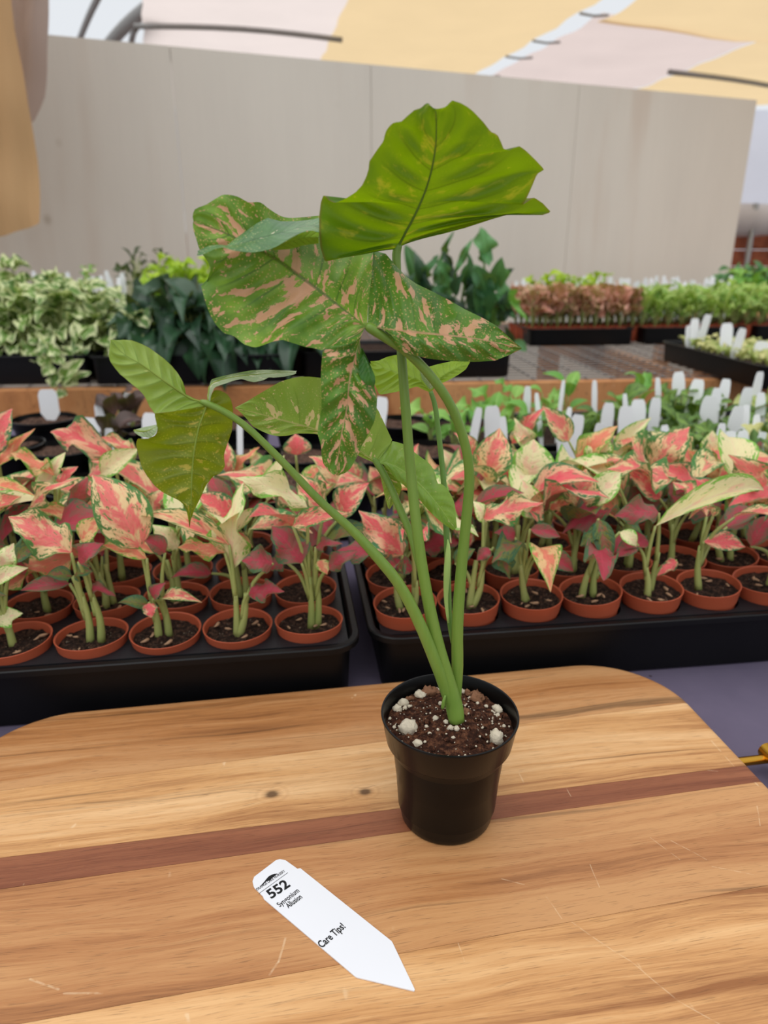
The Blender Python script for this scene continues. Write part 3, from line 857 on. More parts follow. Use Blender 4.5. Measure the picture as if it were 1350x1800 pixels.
def lobe(Mp, L, R, mi=0, n=44, kk=14, quilt=0.0014, bulge=0.0, ruff=0.0022, seed=0, warp=1.0):
    """a leaf lobe lofted between two margins and a midrib; points are (photo x, photo y, world depth)"""
    A = resample(catmull(Mp, 80), n); Lp = resample(L, n); Rp = resample(R, n)
    v, uv, f = [], [], []
    rr = random.Random(seed*31+5); ph = rr.random()*6
    for j in range(n):
        t = j/(n-1); q = (t**warp)*(n-1); qi = min(int(q), n-2); m = A[qi].lerp(A[qi+1], q-qi)
        for c in range(-kk, kk+1):
            s = abs(c)/kk; E = Lp[j] if c < 0 else Rp[j]
            p = m.lerp(E, s)
            b = t-0.16*s
            dep = p.z + bulge*math.sin(math.pi*s)*math.sin(math.pi*min(1, t*1.2))
            dep += quilt*math.cos(2*math.pi*8*b)*math.sin(math.pi*s)*min(1, 6*t)*min(1, 6*(1-t))
            dep += ruff*math.sin(t*23+ph+(2 if c < 0 else 0))*s**3*min(1, 5*t)
            dep += 0.0012*mnoise.noise(Vector((p.x*0.02, p.y*0.02, seed)))
            v.append(on_y(p.x, p.y, dep)); uv.append((0.5+0.5*c/kk, t))
    nc = 2*kk+1
    for j in range(n-1):
        for i in range(nc-1):
            a = j*nc+i; f.append((a, a+1, a+nc+1, a+nc))
    mid = [v[j*nc+kk] for j in range(n)]
    return v, f, uv, mi, mid
def leaf(lobes, mats, name='leaf', rib=None, ribr=0.0007, back=True):
    V, Fc, U, K = [], [], [], []
    for v, f, uv, mi, mid in lobes:
        o = len(V); V += v; U += uv
        Fc += [tuple(i+o for i in q) for q in f]; K += [mi]*len(f)
    ob = put(name, mk(name, V, Fc, True, U, mats, K), None, syn)
    if rib is not None:
        for k in range(len(lobes)):
            mid = lobes[k][4][::2]
            off = [(CAM-p).normalized()*(-0.0002) for p in mid]
            r = [ribr*(1.25-i/len(mid)) for i in range(len(mid))]
            put('midrib', tube('midrib', [p+q for p, q in zip(mid, off)], r, 6), rib, ob, None)
    return ob

# leaf A: topmost, its underside towards the camera
def zz(pts, z): return [(x, y, z) for x, y in pts]
def zl(pts, zs):
    """interpolated depth along a margin"""
    P = resample([(x, y, 0) for x, y in pts], len(pts)); out = []
    acc = [0]
    for a, b in zip(pts, pts[1:]): acc.append(acc[-1]+math.hypot(a[0]-b[0], a[1]-b[1]))
    for (x, y), s in zip(pts, acc):
        t = s/acc[-1]*(len(zs)-1); k = min(int(t), len(zs)-2); out.append((x, y, zs[k]+(zs[k+1]-zs[k])*(t-k)))
    return out
mA = syng_mat('leaf_top_underside', (54, 100, 14), (96, 140, 20), (176, 172, 40), 2.0, 0.57, 0.15, (44, 80, 14), 0.6, (84, 112, 34), (150, 182, 10), 0.5, 0.36, 0.14, (120, 88, 48))
ribA = plain('midrib_green', (96, 128, 44), 0.5, 0.4, 0.1, 60)
A_M = [(698,438,.400),(704,425,.398),(714,406,.393),(729,378,.387),(745,342,.379),(757,305,.370),(765,262,.361),(767,225,.354),(766,191,.347)]
A_L = zl([(697,438),(670,441),(640,447),(605,453),(571,460),(563,435),(561,410),(561,380),(564,355),(569,342),(578,352),(589,357),(606,350),(625,338),(637,325),(644,310),(648,297),(649,284),(661,266),(674,248),(676,238),(679,229),(686,220),(693,215),(705,214),(717,203),(729,193),(740,190),(747,183),(752,180),(759,188),(765,191)],
         [.400,.388,.374,.366,.366,.364,.360,.354,.349,.347])
A_R = zl([(700,436),(713,427),(735,421),(775,412),(817,401),(866,385),(905,374),(930,376),(954,378),(969,373),(962,366),(955,358),(945,351),(938,347),(928,354),(919,360),(926,348),(935,328),(944,306),(957,298),(943,283),(929,269),(921,262),(913,257),(902,261),(894,265),(885,261),(880,248),(874,236),(863,232),(850,215),(833,197),(822,188),(810,181),(800,178),(794,176),(788,184),(781,189),(770,191)],
         [.400,.395,.392,.388,.385,.380,.374,.368,.362,.355,.350,.347])
leaf([lobe(A_M, A_L, A_R, 0, 110, 18, 0.0022, 0.006, 0.002, 1, 1.45)], [mA], 'leaf', ribA, 0.0007)

# leaf B: the large splashed leaf
PINK = (202, 152, 116)
mB = syng_mat('leaf_splashed', (74, 120, 30), (132, 168, 56), PINK, 5.0, 0.575, 0.9, (44, 82, 30), 0.6, (66, 84, 36), (140, 175, 40), 0.22, 0.42, 0.018)
mB2 = syng_mat('leaf_splashed_dark', (60, 104, 30), (98, 142, 42), PINK, 9.0, 0.585, 0.9, (44, 82, 30), 0.4, (202, 148, 116), (120, 160, 40), 0.18, 0.38, 0.02)
mB3 = syng_mat('leaf_folded_margin', (70, 108, 64), (104, 142, 88), (186, 180, 150), 3.0, 0.68, 0.5, (60, 96, 60), 0.3, None, (120, 170, 60), 0.15, 0.34, 0.02)
mB4 = syng_mat('leaf_fold_underside', (120, 160, 30), (150, 186, 44), (178, 190, 70), 4.0, 0.7, 0.1, None, 0.2, None, (170, 200, 40), 0.3, 0.4)
B_M = [(643,574,.3675),(600,541,.367),(556,507,.367),(520,480,.367),(486,455,.368),(440,431,.367),(392,408,.364),(362,397,.361),(340,391,.358)]
B_low = zl([(642,576),(624,585),(604,596),(584,608),(566,616),(552,612),(537,610),(515,603),(496,597),(481,600),(467,605),(456,609),(447,611),(437,608),(428,605),(420,598),(413,592),(404,588),(395,587),(386,578),(379,570),(370,555),(364,540),(358,520),(353,502),(363,499),(366,487),(371,473),(366,461),(358,450),(350,438),(345,420),(339,402),(339,391)],
           [.3675,.360,.352,.350,.350,.352,.356,.358])
B_up = zl([(645,571),(648,530),(654,480),(656,440),(630,405),(600,388),(561,379),(540,381),(517,383),(506,383),(496,381),(483,374),(470,365),(462,358),(454,354),(444,356),(434,355),(425,349),(416,345),(403,342),(391,342),(376,351),(362,360),(350,364),(341,369),(338,379),(340,389)],
           [.3675,.385,.398,.402,.398,.388,.374,.364,.358])
lobB = [lobe(B_M, B_low, B_up, 0, 70, 18, 0.0017, 0.004, 0.0022, 2)]
R_M = [(647,576,.367),(690,580,.368),(740,586,.371),(790,590,.375),(840,596,.379),(880,604,.382),(917,611,.385)]
R_up = zl([(646,572),(648,530),(654,480),(656,440),(678,446),(697,468),(715,487),(732,499),(751,508),(785,525),(818,544),(845,557),(870,571),(890,588),(905,602),(918,612)], [.3675,.385,.398,.398,.395,.392,.389,.387,.385])
R_lo = zl([(660,574),(673,576),(684,590),(694,606),(704,617),(726,624),(751,630),(775,633),(798,635),(835,636),(870,634),(900,622),(917,613)], [.367,.366,.367,.372,.378,.383,.385])
lobB.append(lobe(R_M, R_lo, R_up, 1, 56, 16, 0.0016, -0.004, 0.0018, 3))
D_M = [(641,575,.3665),(630,606,.362),(621,640,.358),(614,672,.355),(610,715,.353),(600,765,.352),(590,833,.353)]
D_L = zl([(640,576),(604,596),(580,609),(567,618),(565,640),(564,660),(565,690),(565,720),(560,745),(558,762),(562,775),(565,788),(565,800),(568,814),(576,827),(587,835)], [.367,.356,.352,.354,.355,.356,.355,.353])
D_R = zl([(641,577),(633,592),(633,606),(635,618),(645,638),(657,658),(660,670),(658,680),(663,699),(662,720),(658,741),(648,762),(637,782),(627,804),(616,824),(606,832),(592,836)], [.367,.364,.361,.358,.357,.356,.355,.353])
lobB.append(lobe(D_M, D_L, D_R, 1, 56, 14, 0.0014, -0.004, 0.0016, 4))
# the small dark fold on the hanging lobe
lobB.append(lobe([(636,612,.3585),(647,640,.3535),(655,672,.352)], zz([(635,612),(630,640),(632,662),(644,677),(655,679)], .3535), zz([(637,612),(650,640),(659,660),(660,672),(656,680)], .3545), 3, 16, 6, 0, 0.001, 0.0, 5))
# folded-over upper margin
F_B = zl([(399,431),(415,418),(434,405),(452,392),(470,383),(494,389),(517,389),(540,387),(562,383)], [.358,.362,.372,.380,.388])
F_F = zl([(346,449),(352,449),(360,446),(377,438),(392,435),(413,441),(441,444),(458,442),(475,438),(487,433),(498,426),(512,417),(527,410),(538,406),(549,405),(561,409)], [.351,.346,.343,.344,.350,.362])
F_Mid = [(348,444,.352),(375,436,.351),(415,430,.352),(450,420,.356),(490,410,.361),(530,399,.367),(562,396,.374)]
lobB.append(lobe(F_Mid, zl([(347,441),(352,439),(369,431),(385,430)]+[(x, y) for x, y, _ in F_B], [.353,.354,.356,.36,.366,.374,.38,.384,.388]), F_F, 2, 44, 8, 0.0006, -0.001, 0.0, 6))
lobB.append(lobe([(480,438,.3485),(505,428,.351),(530,419,.355),(560,417,.361)], zl([(476,438),(498,427),(527,410.5),(549,405.5),(561,409)], [.345,.348,.350,.356,.362]), zl([(480,440),(510,438),(535,431),(560,428)], [.35,.356,.36,.366]), 4, 16, 6, 0, 0, 0, 7))
leaf(lobB, [mB, mB2, mB3, syng_mat('leaf_fold_green', (48, 96, 34), (70, 122, 44), PINK, 1.0, 0.75, 0.1, None, 0.2, None, (110, 160, 40), 0.2, 0.35), mB4], 'leaf')
# raised veins of leaf B
ribB = plain('midrib_brownish', (86, 104, 46), 0.5, 0.4, 0.2, 80)

# leaf C: left, underside
mC = syng_mat('leaf_left_underside', (96, 118, 22), (126, 142, 32), (184, 168, 66), 7.0, 0.62, 0.75, (70, 96, 20), 0.45, (110, 134, 46), (168, 184, 18), 0.42, 0.4, 0.05, (126, 120, 40))
mC2 = syng_mat('leaf_left_lobe', (132, 164, 66), (158, 184, 88), (186, 194, 110), 8.0, 0.70, 0.1, (96, 138, 52), 0.55, (104, 148, 58), (170, 200, 60), 0.35, 0.38, 0.05, (140, 150, 70))
mC3 = syng_mat('leaf_left_upperside', (140, 162, 116), (170, 184, 144), (206, 202, 172), 6.0, 0.62, 0.3, (110, 140, 80), 0.3, None, (150, 190, 80), 0.25, 0.4)
C_M = [(364,711,.362),(350,705,.361),(332,699,.360),(293,673,.356),(250,642,.352),(217,622,.350),(194,598,.349)]
C_U = zl([(364,709),(345,702),(327,693),(325,682),(321,670),(312,655),(301,642),(288,630),(273,619),(262,611),(250,605),(240,601),(231,598),(218,597),(205,598),(194,597)], [.362,.364,.366,.364,.358,.349])
C_Lo = zl([(362,713),(335,718),(300,724),(271,727),(267,720),(262,714),(258,704),(253,695),(243,684),(231,675),(221,666),(211,658),(202,647),(194,636),(191,626),(192,615),(194,600)], [.362,.354,.350,.348,.347,.346,.349])
lobC = [lobe(C_M, C_U, C_Lo, 1, 50, 14, 0.001, 0.002, 0.001, 8)]
Cm = [(363,712,.362),(357,730,.361),(349,753,.359),(341,795,.356),(337,841,.354),(336,884,.352),(333,927,.351)]
C_l = zl([(362,713),(335,718),(300,724),(271,727),(274,740),(277,754),(274,765),(260,771),(241,771),(239,783),(243,799),(249,821),(256,833),(264,844),(273,855),(284,864),(298,872),(312,878),(320,884),(326,892),(330,907),(333,925)], [.362,.352,.348,.347,.347,.348,.350,.351])
C_r = zl([(365,710),(371,695),(377,685),(386,686),(394,689),(401,694),(406,702),(409,713),(410,724),(408,757),(401,777),(394,797),(394,808),(396,819),(388,831),(375,837),(362,853),(354,872),(341,898),(335,915),(334,926)], [.362,.370,.374,.374,.372,.368,.362,.356,.351])
lobC.append(lobe(Cm, C_l, C_r, 0, 60, 16, 0.0014, 0.004, 0.0018, 9))
lobC.append(lobe([(366,710,.362),(367,690,.366),(371,676,.370),(392,667,.376),(425,661,.384),(470,657,.394),(520,654,.404)],
    zl([(365,710),(364,695),(367,683),(371,667),(388,662),(405,658),(425,654),(442,651),(460,650),(476,650),(500,651),(522,652)], [.362,.374,.386,.398,.406]),
    zl([(369,709),(371,695),(377,681),(387,677),(397,674),(411,669),(425,666),(437,670),(447,672),(464,668),(473,663),(481,664),(500,662),(518,658),(521,656)], [.361,.362,.370,.380,.390,.402]), 2, 40, 8, 0.0004, 0.001, 0.001, 10))
lobC.append(lobe([(236,757,.3485),(256,758,.346),(277,750,.348)], zz([(235,756),(248,752),(262,749),(277,746)], .349), zz([(236,760),(246,767),(264,770),(274,762),(277,753)], .3455), 2, 16, 6, 0, 0.0, 0, 11))
leaf(lobC, [mC, mC2, mC3], 'leaf', plain('midrib_olive', (128, 146, 50), 0.5, 0.4, 0.1, 60), 0.0005)

# leaf D: behind the hanging lobe
mD = syng_mat('leaf_pale', (124, 158, 58), (150, 178, 76), (206, 186, 128), 11.0, 0.60, 0.45, (104, 140, 48), 0.3, (198, 186, 120), (170, 200, 50), 0.3, 0.4, 0.03)
mD2 = syng_mat('leaf_pale_glossy', (112, 154, 52), (140, 176, 70), (196, 184, 120), 13.0, 0.68, 0.2, (150, 180, 90), 0.35, (160, 188, 96), (160, 195, 45), 0.3, 0.3, 0.03)
D1 = [(662,813,.416),(612,780,.414),(559,757,.412),(492,738,.409),(450,726,.407),(413,717,.405)]
D1u = zl([(663,812),(690,775),(664,719),(635,690),(600,672),(563,664),(545,662),(526,662),(508,666),(492,671),(470,684),(448,697),(430,708),(414,716)], [.416,.424,.430,.430,.426,.420,.412,.405])
D1l = zl([(660,814),(640,806),(600,785),(557,763),(540,762),(522,762),(505,766),(489,767),(474,764),(458,757),(444,749),(436,739),(428,730),(420,722),(414,718)], [.416,.410,.404,.402,.403,.405])
D2 = [(663,813,.416),(685,815,.413),(712,830,.410),(742,855,.406),(772,890,.403),(800,930,.401)]
D2u = zl([(663,812),(676,793),(690,775),(708,780),(723,791),(738,802),(752,812),(759,820),(764,830),(767,842),(769,850),(778,851),(787,860),(794,872),(799,884),(801,900),(803,927)], [.416,.424,.424,.420,.414,.408,.401])
D2l = zl([(665,815),(674,817),(685,829),(696,841),(711,854),(726,867),(736,876),(744,886),(754,898),(764,908),(775,917),(785,925),(796,932)], [.416,.410,.404,.400,.400,.401])
D3 = [(667,816,.417),(680,840,.417),(688,865,.416),(683,894,.415)]
D3l = zz([(665,817),(668,835),(672,852),(676,870),(679,882),(682,893)], .418)
D3r = zz([(673,818),(684,826),(694,835),(702,845),(707,857),(702,869),(696,879),(685,895)], .418)
leaf([lobe(D1, D1u, D1l, 0, 50, 14, 0.001, 0.003, 0.001, 12), lobe(D2, D2u, D2l, 1, 40, 12, 0.001, -0.003, 0.001, 13), lobe(D3, D3l, D3r, 0, 24, 8, 0.0006, 0, 0, 14)], [mD, mD2], 'leaf')

# leaf E: furthest back
mE = syng_mat('leaf_back_lime', (118, 160, 32), (146, 186, 48), (176, 190, 80), 15.0, 0.70, 0.15, (96, 138, 30), 0.4, (130, 168, 50), (176, 205, 30), 0.45, 0.38, 0.04)
E1m = [(757,688,.438),(736,668,.440),(700,655,.442),(652,640,.444)]
E1u = zl([(757,687),(746,664),(738,640),(726,630),(711,623),(695,624),(681,627),(665,634),(651,635)], [.438,.448,.456,.452,.444])
E1l = zl([(754,689),(742,684),(733,679),(714,685),(696,689),(680,692),(667,694),(657,672),(650,638)], [.438,.434,.432,.436,.444])
E2m = [(758,688,.438),(774,664,.441),(800,648,.446),(826,636,.452)]
E2u = zl([(757,686),(748,664),(749,646),(770,640),(793,635),(810,634),(826,635)], [.438,.450,.456,.454,.452])
E2l = zl([(760,686),(766,679),(772,675),(783,671),(793,666),(807,658),(819,649),(826,637)], [.438,.436,.438,.444,.452])
leaf([lobe(E1m, E1u, E1l, 0, 30, 10, 0.0008, 0.002, 0.001, 16), lobe(E2m, E2u, E2l, 0, 26, 10, 0.0008, 0.002, 0.001, 17),
      lobe([(757,684,.437),(752,665,.4365),(744,645,.438)], zz([(754,683),(742,668),(737,650),(741,640)], .438), zz([(762,680),(765,668),(760,655),(748,645)], .436), 1, 16, 6, 0, 0, 0, 18)], [mE, mC3], 'leaf')

# ---------------------------------------------------------------- seed trays
TH = 0.060
def tray_mesh(name, L, Wd, h=TH, lip=0.008, taper=0.012):
    rings = [(-taper, 0.0005, 0.02), (-taper+0.001, 0.006, 0.02), (-0.008-0.000, h-0.004, 0.024), (-0.002, h-0.004, 0.026), (0.0, h-0.006, 0.028), (0.0, h-0.001, 0.028), (-0.001, h, 0.028), (-0.006, h, 0.026), (-0.008, h-0.002, 0.024), (-0.010, h-0.006, 0.024), (-0.0155, 0.004, 0.02)]
    v, f = [], []
    for ins, z, r in rings:
        for x, y in rrect(L/2+ins, Wd/2+ins, max(r+ins*0.5, 0.006), 5): v.append((x, y, z))
    n = len(v)//len(rings)
    for j in range(len(rings)-1):
        for i in range(n):
            a = j*n+i; b = j*n+(i+1) % n
            f.append((a, b, b+n, a+n))
    f.append(tuple(range(n-1, -1, -1))); f.append(tuple((len(rings)-1)*n+i for i in range(n)))
    return sharp(mk(name, v, f), 35)
def plate_mesh(name, L, Wd, nx, ny, r, z, px, py, xo=0.0):
    """flat insert with round holes"""
    v, f = [], []
    seg = 24
    hx, hy = nx*px/2, ny*py/2
    for a in range(nx):
        for b in range(ny):
            cx, cy = xo-hx+px*(a+0.5), -hy+py*(b+0.5)
            o = len(v)
            for i in range(seg):
                t = 2*math.pi*i/seg; c, s = math.cos(t), math.sin(t)
                k = 1/max(abs(c), abs(s))
                sx = cx+c*k*px/2; sy = cy+s*k*py/2
                v.append((sx, sy, z)); v.append((cx+c*r, cy+s*r, z)); v.append((cx+c*r*0.98, cy+s*r*0.98, z-0.008))
            for i in range(seg):
                p = o+3*i; q = o+3*((i+1) % seg)
                f.append((p, q, q+1, p+1)); f.append((p+1, q+1, q+2, p+2))
    # border
    o = len(v)
    for x, y in ((xo-hx, -hy), (xo+hx, -hy), (xo+hx, hy), (xo-hx, hy)): v.append((x, y, z))
    for x, y in ((-L/2, -Wd/2), (L/2, -Wd/2), (L/2, Wd/2), (-L/2, Wd/2)): v.append((x, y, z))
    for x, y in ((-L/2, -Wd/2), (L/2, -Wd/2), (L/2, Wd/2), (-L/2, Wd/2)): v.append((x, y, z-0.006))
    for i in range(4):
        j = (i+1) % 4
        f.append((o+i, o+4+i, o+4+j, o+j)); f.append((o+4+i, o+8+i, o+8+j, o+4+j))
    return sharp(mk(name, v, f), 30)
TL, TW = 0.535, 0.278
PX, PY = 0.0636, 0.0640
def tray(corner, yaw, anchor, label, plate):
    """corner: front corner at the tray gap; anchor -1: that is the right-hand corner"""
    ex = Vector((math.cos(yaw), math.sin(yaw), 0)); ey = Vector((-ex.y, ex.x, 0))
    c = corner + ex*(anchor*TL/2) + ey*(TW/2)
    T = Matrix.Translation((c.x, c.y, 0)) @ rot_z(yaw)
    t = thing('pot_tray', label, 'tray', (c.x, c.y, 0), 'pot trays side by side'); t.matrix_basis = T
    put('tray_body', TRAY, M['tray_plastic'], t, None, T)
    put('insert_plate', plate, M['plate_plastic'], t, None, T)
    return T
TRAY = tray_mesh('tray_body', TL, TW)
PXR, XOR = 0.0612, -0.0150
PLATE_R = plate_mesh('insert_plate', TL-0.022, TW-0.022, 8, 4, 0.0285, TH-0.0015, PXR, PY, XOR)
PLATE = plate_mesh('insert_plate', TL-0.022, TW-0.022, 8, 4, 0.0285, TH-0.0015, PX, PY)
cl = on_z(637, 1137, TH); cr = on_z(652, 1126, TH)
TLm = tray(cl, math.radians(7.8), -1, 'black plastic tray holding the left block of terracotta pots', PLATE)
TRm = tray(cr, math.radians(7.4), 1, 'black plastic tray holding the right block of terracotta pots', PLATE_R)

# ---------------------------------------------------------------- leaf shapes reused by the background plants
def unit_leaf(name, prof, arch=0.12, fold=0.15, wave=0.0, droop=0.0, twist=0.0, nv=10, nu=6, seed=0, tipcurl=0.0):
    """leaf 1 long along +Y, about 1 wide, upper side +Z"""
    v, uv, f = [], [], []
    for j in range(nv+1):
        t = j/nv; w = prof(t)*0.5
        for i in range(-nu//2, nu//2+1):
            s = i/(nu/2)
            x = s*w
            z = arch*4*t*(1-t) + fold*abs(s)*w + wave*math.sin(t*11+seed+(1.5 if s < 0 else 0))*s*s*w*2 - droop*t*t - tipcurl*max(0, t-0.7)**2*6
            a = twist*(t-0.3)
            v.append((x*math.cos(a)-z*math.sin(a)*0.3, t, z*math.cos(a)+x*math.sin(a))); uv.append((0.5+0.5*s, t))
    n = nu+1
    for j in range(nv):
        for i in range(nu):
            a = j*n+i; f.append((a, a+1, a+n+1, a+n))
    return v, f, uv
def p_ovate(t): return max(0.02, (math.sin(math.pi*min(1, t**0.72))**0.85) * (1 if t < 0.8 else 1-(t-0.8)*1.2))
def p_lance(t): return max(0.02, math.sin(math.pi*t**0.85)**1.1)
def p_heart(t): return max(0.02, (t+0.03)**0.35*(1-t)**0.62*1.75)
def p_oval(t): return max(0.05, math.sin(math.pi*t**0.95)**0.65)
UL = {}
def leaf_set(key, prof, mat, nvar=4, **kw):
    out = []
    for i in range(nvar):
        k = dict(arch=0.10+0.05*(i % 3), fold=0.25-0.15*(i % 2), wave=0.25*(i % 2), droop=0, twist=[0.0, 0.5, -0.5, 0.25][i % 4], seed=i*2.0, tipcurl=0.1*(i % 3))
        k.update(kw)
        v, f, uv = unit_leaf(key, prof, **k)
        me = mk(key+'_leaf', v, f, True, uv, [mat]); out.append(me)
    UL[key] = out
leaf_set('pink', p_ovate, agl_mat('aglaonema_pink', (238, 108, 112), (242, 214, 160), (44, 90, 42), 0.58, 0.7))
leaf_set('rose', p_ovate, agl_mat('aglaonema_rose', (236, 88, 102), (240, 190, 150), (40, 86, 50), 0.75, 0.66))
leaf_set('coral', p_ovate, agl_mat('aglaonema_coral', (234, 126, 104), (240, 200, 142), (72, 116, 40), 0.6, 0.66))
leaf_set('cream', p_ovate, agl_mat('aglaonema_cream', (246, 200, 170), (242, 236, 182), (84, 134, 48), 0.2, 0.62))
leaf_set('fleck', p_ovate, agl_mat('aglaonema_flecked', (240, 128, 120), (238, 224, 164), (44, 92, 44), 0.4, 0.88))
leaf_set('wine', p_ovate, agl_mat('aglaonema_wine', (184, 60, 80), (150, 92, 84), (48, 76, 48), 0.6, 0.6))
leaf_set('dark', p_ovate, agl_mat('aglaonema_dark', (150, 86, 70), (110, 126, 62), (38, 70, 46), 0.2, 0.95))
leaf_set('pothos', p_heart, foliage_mat('pothos_variegated', (66, 106, 42), (116, 152, 66), (226, 230, 176), 0.38, 0.45, 0.3, 2.2))
leaf_set('lily', p_lance, foliage_mat('dark_glossy_leaf', (30, 58, 40), (54, 88, 58), rough=0.28, tmix=0.12))
leaf_set('lime', p_lance, foliage_mat('lime_leaf', (150, 190, 40), (190, 216, 60), tmix=0.35))
leaf_set('needle', p_lance, foliage_mat('dark_fine_leaf', (44, 62, 36), (74, 92, 52), tmix=0.2))
leaf_set('broad', p_oval, foliage_mat('broad_green_leaf', (52, 104, 60), (92, 150, 88), rough=0.35, tmix=0.25))
leaf_set('seed', p_lance, foliage_mat('seedling_leaf', (92, 142, 40), (160, 196, 82), (196, 214, 130), 0.35, 0.45, 0.3))
leaf_set('round', p_heart, foliage_mat('round_olive_leaf', (80, 118, 46), (128, 160, 72), (70, 100, 46), 0.3, 0.5, 0.25))
leaf_set('fresh', p_ovate, foliage_mat('fresh_green_leaf', (96, 166, 66), (156, 200, 96), tmix=0.3))
leaf_set('blush', p_ovate, foliage_mat('blush_leaf', (206, 130, 112), (132, 132, 70), (226, 168, 150), 0.35, 0.5, 0.2))
leaf_set('brown', p_oval, foliage_mat('bronze_leaf', (64, 44, 40), (96, 66, 58), tmix=0.1))
leaf_set('yellowgreen', p_heart, foliage_mat('cream_rosette_leaf', (150, 170, 80), (214, 208, 140), tmix=0.25))

def leaf_matrix(B, T, width, nh, thick=None):
    d = T-B; L = d.length
    w = d.cross(nh)
    if w.length < 1e-6: w = d.cross(Vector((1, 0.2, 0)))
    w.normalize(); nrm = w.cross(d).normalized()
    X, Y, Z = w*width, d, nrm*L
    return Matrix(((X.x, Y.x, Z.x, B.x), (X.y, Y.y, Z.y, B.y), (X.z, Y.z, Z.z, B.z), (0, 0, 0, 1)))
def add_leaf(parent, key, B, T, width, nh, var=None):
    me = UL[key][rnd.randrange(len(UL[key])) if var is None else var]
    return put('leaf', me, None, parent, None, leaf_matrix(B, T, width, nh))

# ---------------------------------------------------------------- terracotta pots with aglaonemas
PH = 0.064
pot_prof = [(0.0, 0.001), (0.0205, 0.001), (0.0215, 0.0), (0.0225, 0.001), (0.0268, PH-0.0165), (0.0284, PH-0.0155), (0.0308, PH-0.0012), (0.0312, PH), (0.0306, PH+0.0003), (0.0296, PH-0.0005), (0.0272, PH-0.018), (0.024, 0.02), (0.0, 0.02)]
POT = lathe('pot', pot_prof, 36, 40); POT.materials.append(M['terracotta'])
SOILS = []
for s in range(3):
    v, f = [], []
    nr, na = 9, 30
    for j in range(nr+1):
        for i in range(na):
            r = 0.0286*j/nr; a = 2*math.pi*i/na; x, y = r*math.cos(a), r*math.sin(a)
            v.append((x, y, PH-0.0075 + 0.004*mnoise.noise(Vector((x*110+s*9, y*110, 2))) + 0.0022*mnoise.noise(Vector((x*330, y*330, s)))))
    for j in range(nr):
        for i in range(na):
            a = j*na+i; b = j*na+(i+1) % na; f.append((a, a+na, b+na, b))
    me = mk('soil', v, f); me.materials.append(M['soil']); SOILS.append(me)
CHIP = pebble('wood_chip', 0.0032, 3, (1.5, 0.5, 0.4), 7, 0.4); CHIP.materials.append(M['chip'])

def nth(i):
    ones = ['', 'first', 'second', 'third', 'fourth', 'fifth', 'sixth', 'seventh', 'eighth', 'ninth', 'tenth', 'eleventh', 'twelfth', 'thirteenth', 'fourteenth', 'fifteenth', 'sixteenth', 'seventeenth', 'eighteenth', 'nineteenth']
    if i < 20: return ones[i]
    t, o = divmod(i, 10)
    w = {2: 'twent', 3: 'thirt', 4: 'fort'}[t]
    return w+'ieth' if o == 0 else w+'y-'+ones[o]
ORD = ['first', 'second', 'third', 'fourth', 'fifth', 'sixth', 'seventh', 'eighth', 'ninth', 'tenth', 'eleventh', 'twelfth', 'thirteenth', 'fourteenth', 'fifteenth', 'sixteenth', 'seventeenth', 'eighteenth', 'nineteenth', 'twentieth']
ROWN = ['front row', 'second row', 'third row', 'back row']
pots = []
for side, T, sgn in (('left', TLm, 1), ('right', TRm, -1)):
    for row in range(4):
        for col in range(8):
            lx = (3.5-col)*PX if sgn > 0 else XOR-(3.5-col)*PXR; ly = (row-1.5)*PY
            lift = 0.003 if side == 'left' else 0.014
            zb = lift if row == 0 or side == 'right' else lift+0.002
            p = T @ Vector((lx, ly, 0))
            p.z = zb
            q = proj(p+Vector((0, 0, PH)))
            if q[0] < -420 or q[0] > 1500: continue
            tilt = Matrix.Rotation(rnd.uniform(-0.05, 0.05) + (0.0 if side == 'left' else 0.05), 4, 'X') @ Matrix.Rotation(rnd.uniform(-0.05, 0.05) - (0.0 if side == 'left' else 0.06), 4, 'Y')
            lab = f'pink aglaonema in terracotta pot, {ROWN[row]} of the {side} tray, {ORD[col]} from the tray gap'
            t = thing('potted_aglaonema', lab, 'plant', p, 'aglaonemas in terracotta pots')
            Wm = Matrix.Translation(p) @ Matrix.Translation((0, 0, PH*0.6)) @ tilt @ Matrix.Translation((0, 0, -PH*0.6)) @ rot_z(rnd.random()*6) @ Matrix.Scale(1.0 if side == 'left' else 0.96, 4)
            put('pot', POT, None, t, None, Wm)
            so_ = put('soil', SOILS[rnd.randrange(3)], None, t, None, Wm)
            if row < 2:
                for c in range(5 if row == 0 else 2):
                    a = rnd.random()*6.28; r = rnd.uniform(0.008, 0.023)
                    put('wood_chip', CHIP, None, so_, None, Wm @ Matrix.Translation((r*math.cos(a), r*math.sin(a), PH-0.0045)) @ rot_z(rnd.random()*6) @ Matrix.Scale(rnd.uniform(0.5, 1.1), 4))
            pots.append(dict(stem=None, lv=[], side=side, row=row, col=col, t=t, p=p, px=q[0], py=q[1], soil=Wm @ Vector((0, 0, PH-0.007)), n=0, hand=0))

def stalk(t, a, b, r0, r1, bend, mat, name='petiole', seg=6):
    a, b = Vector(a), Vector(b); m = a.lerp(b, 0.5) + bend
    pts = catmull([a, m, b], 7)
    return put(name, tube(name, pts, [r0+(r1-r0)*i/6 for i in range(7)], seg), mat, t)

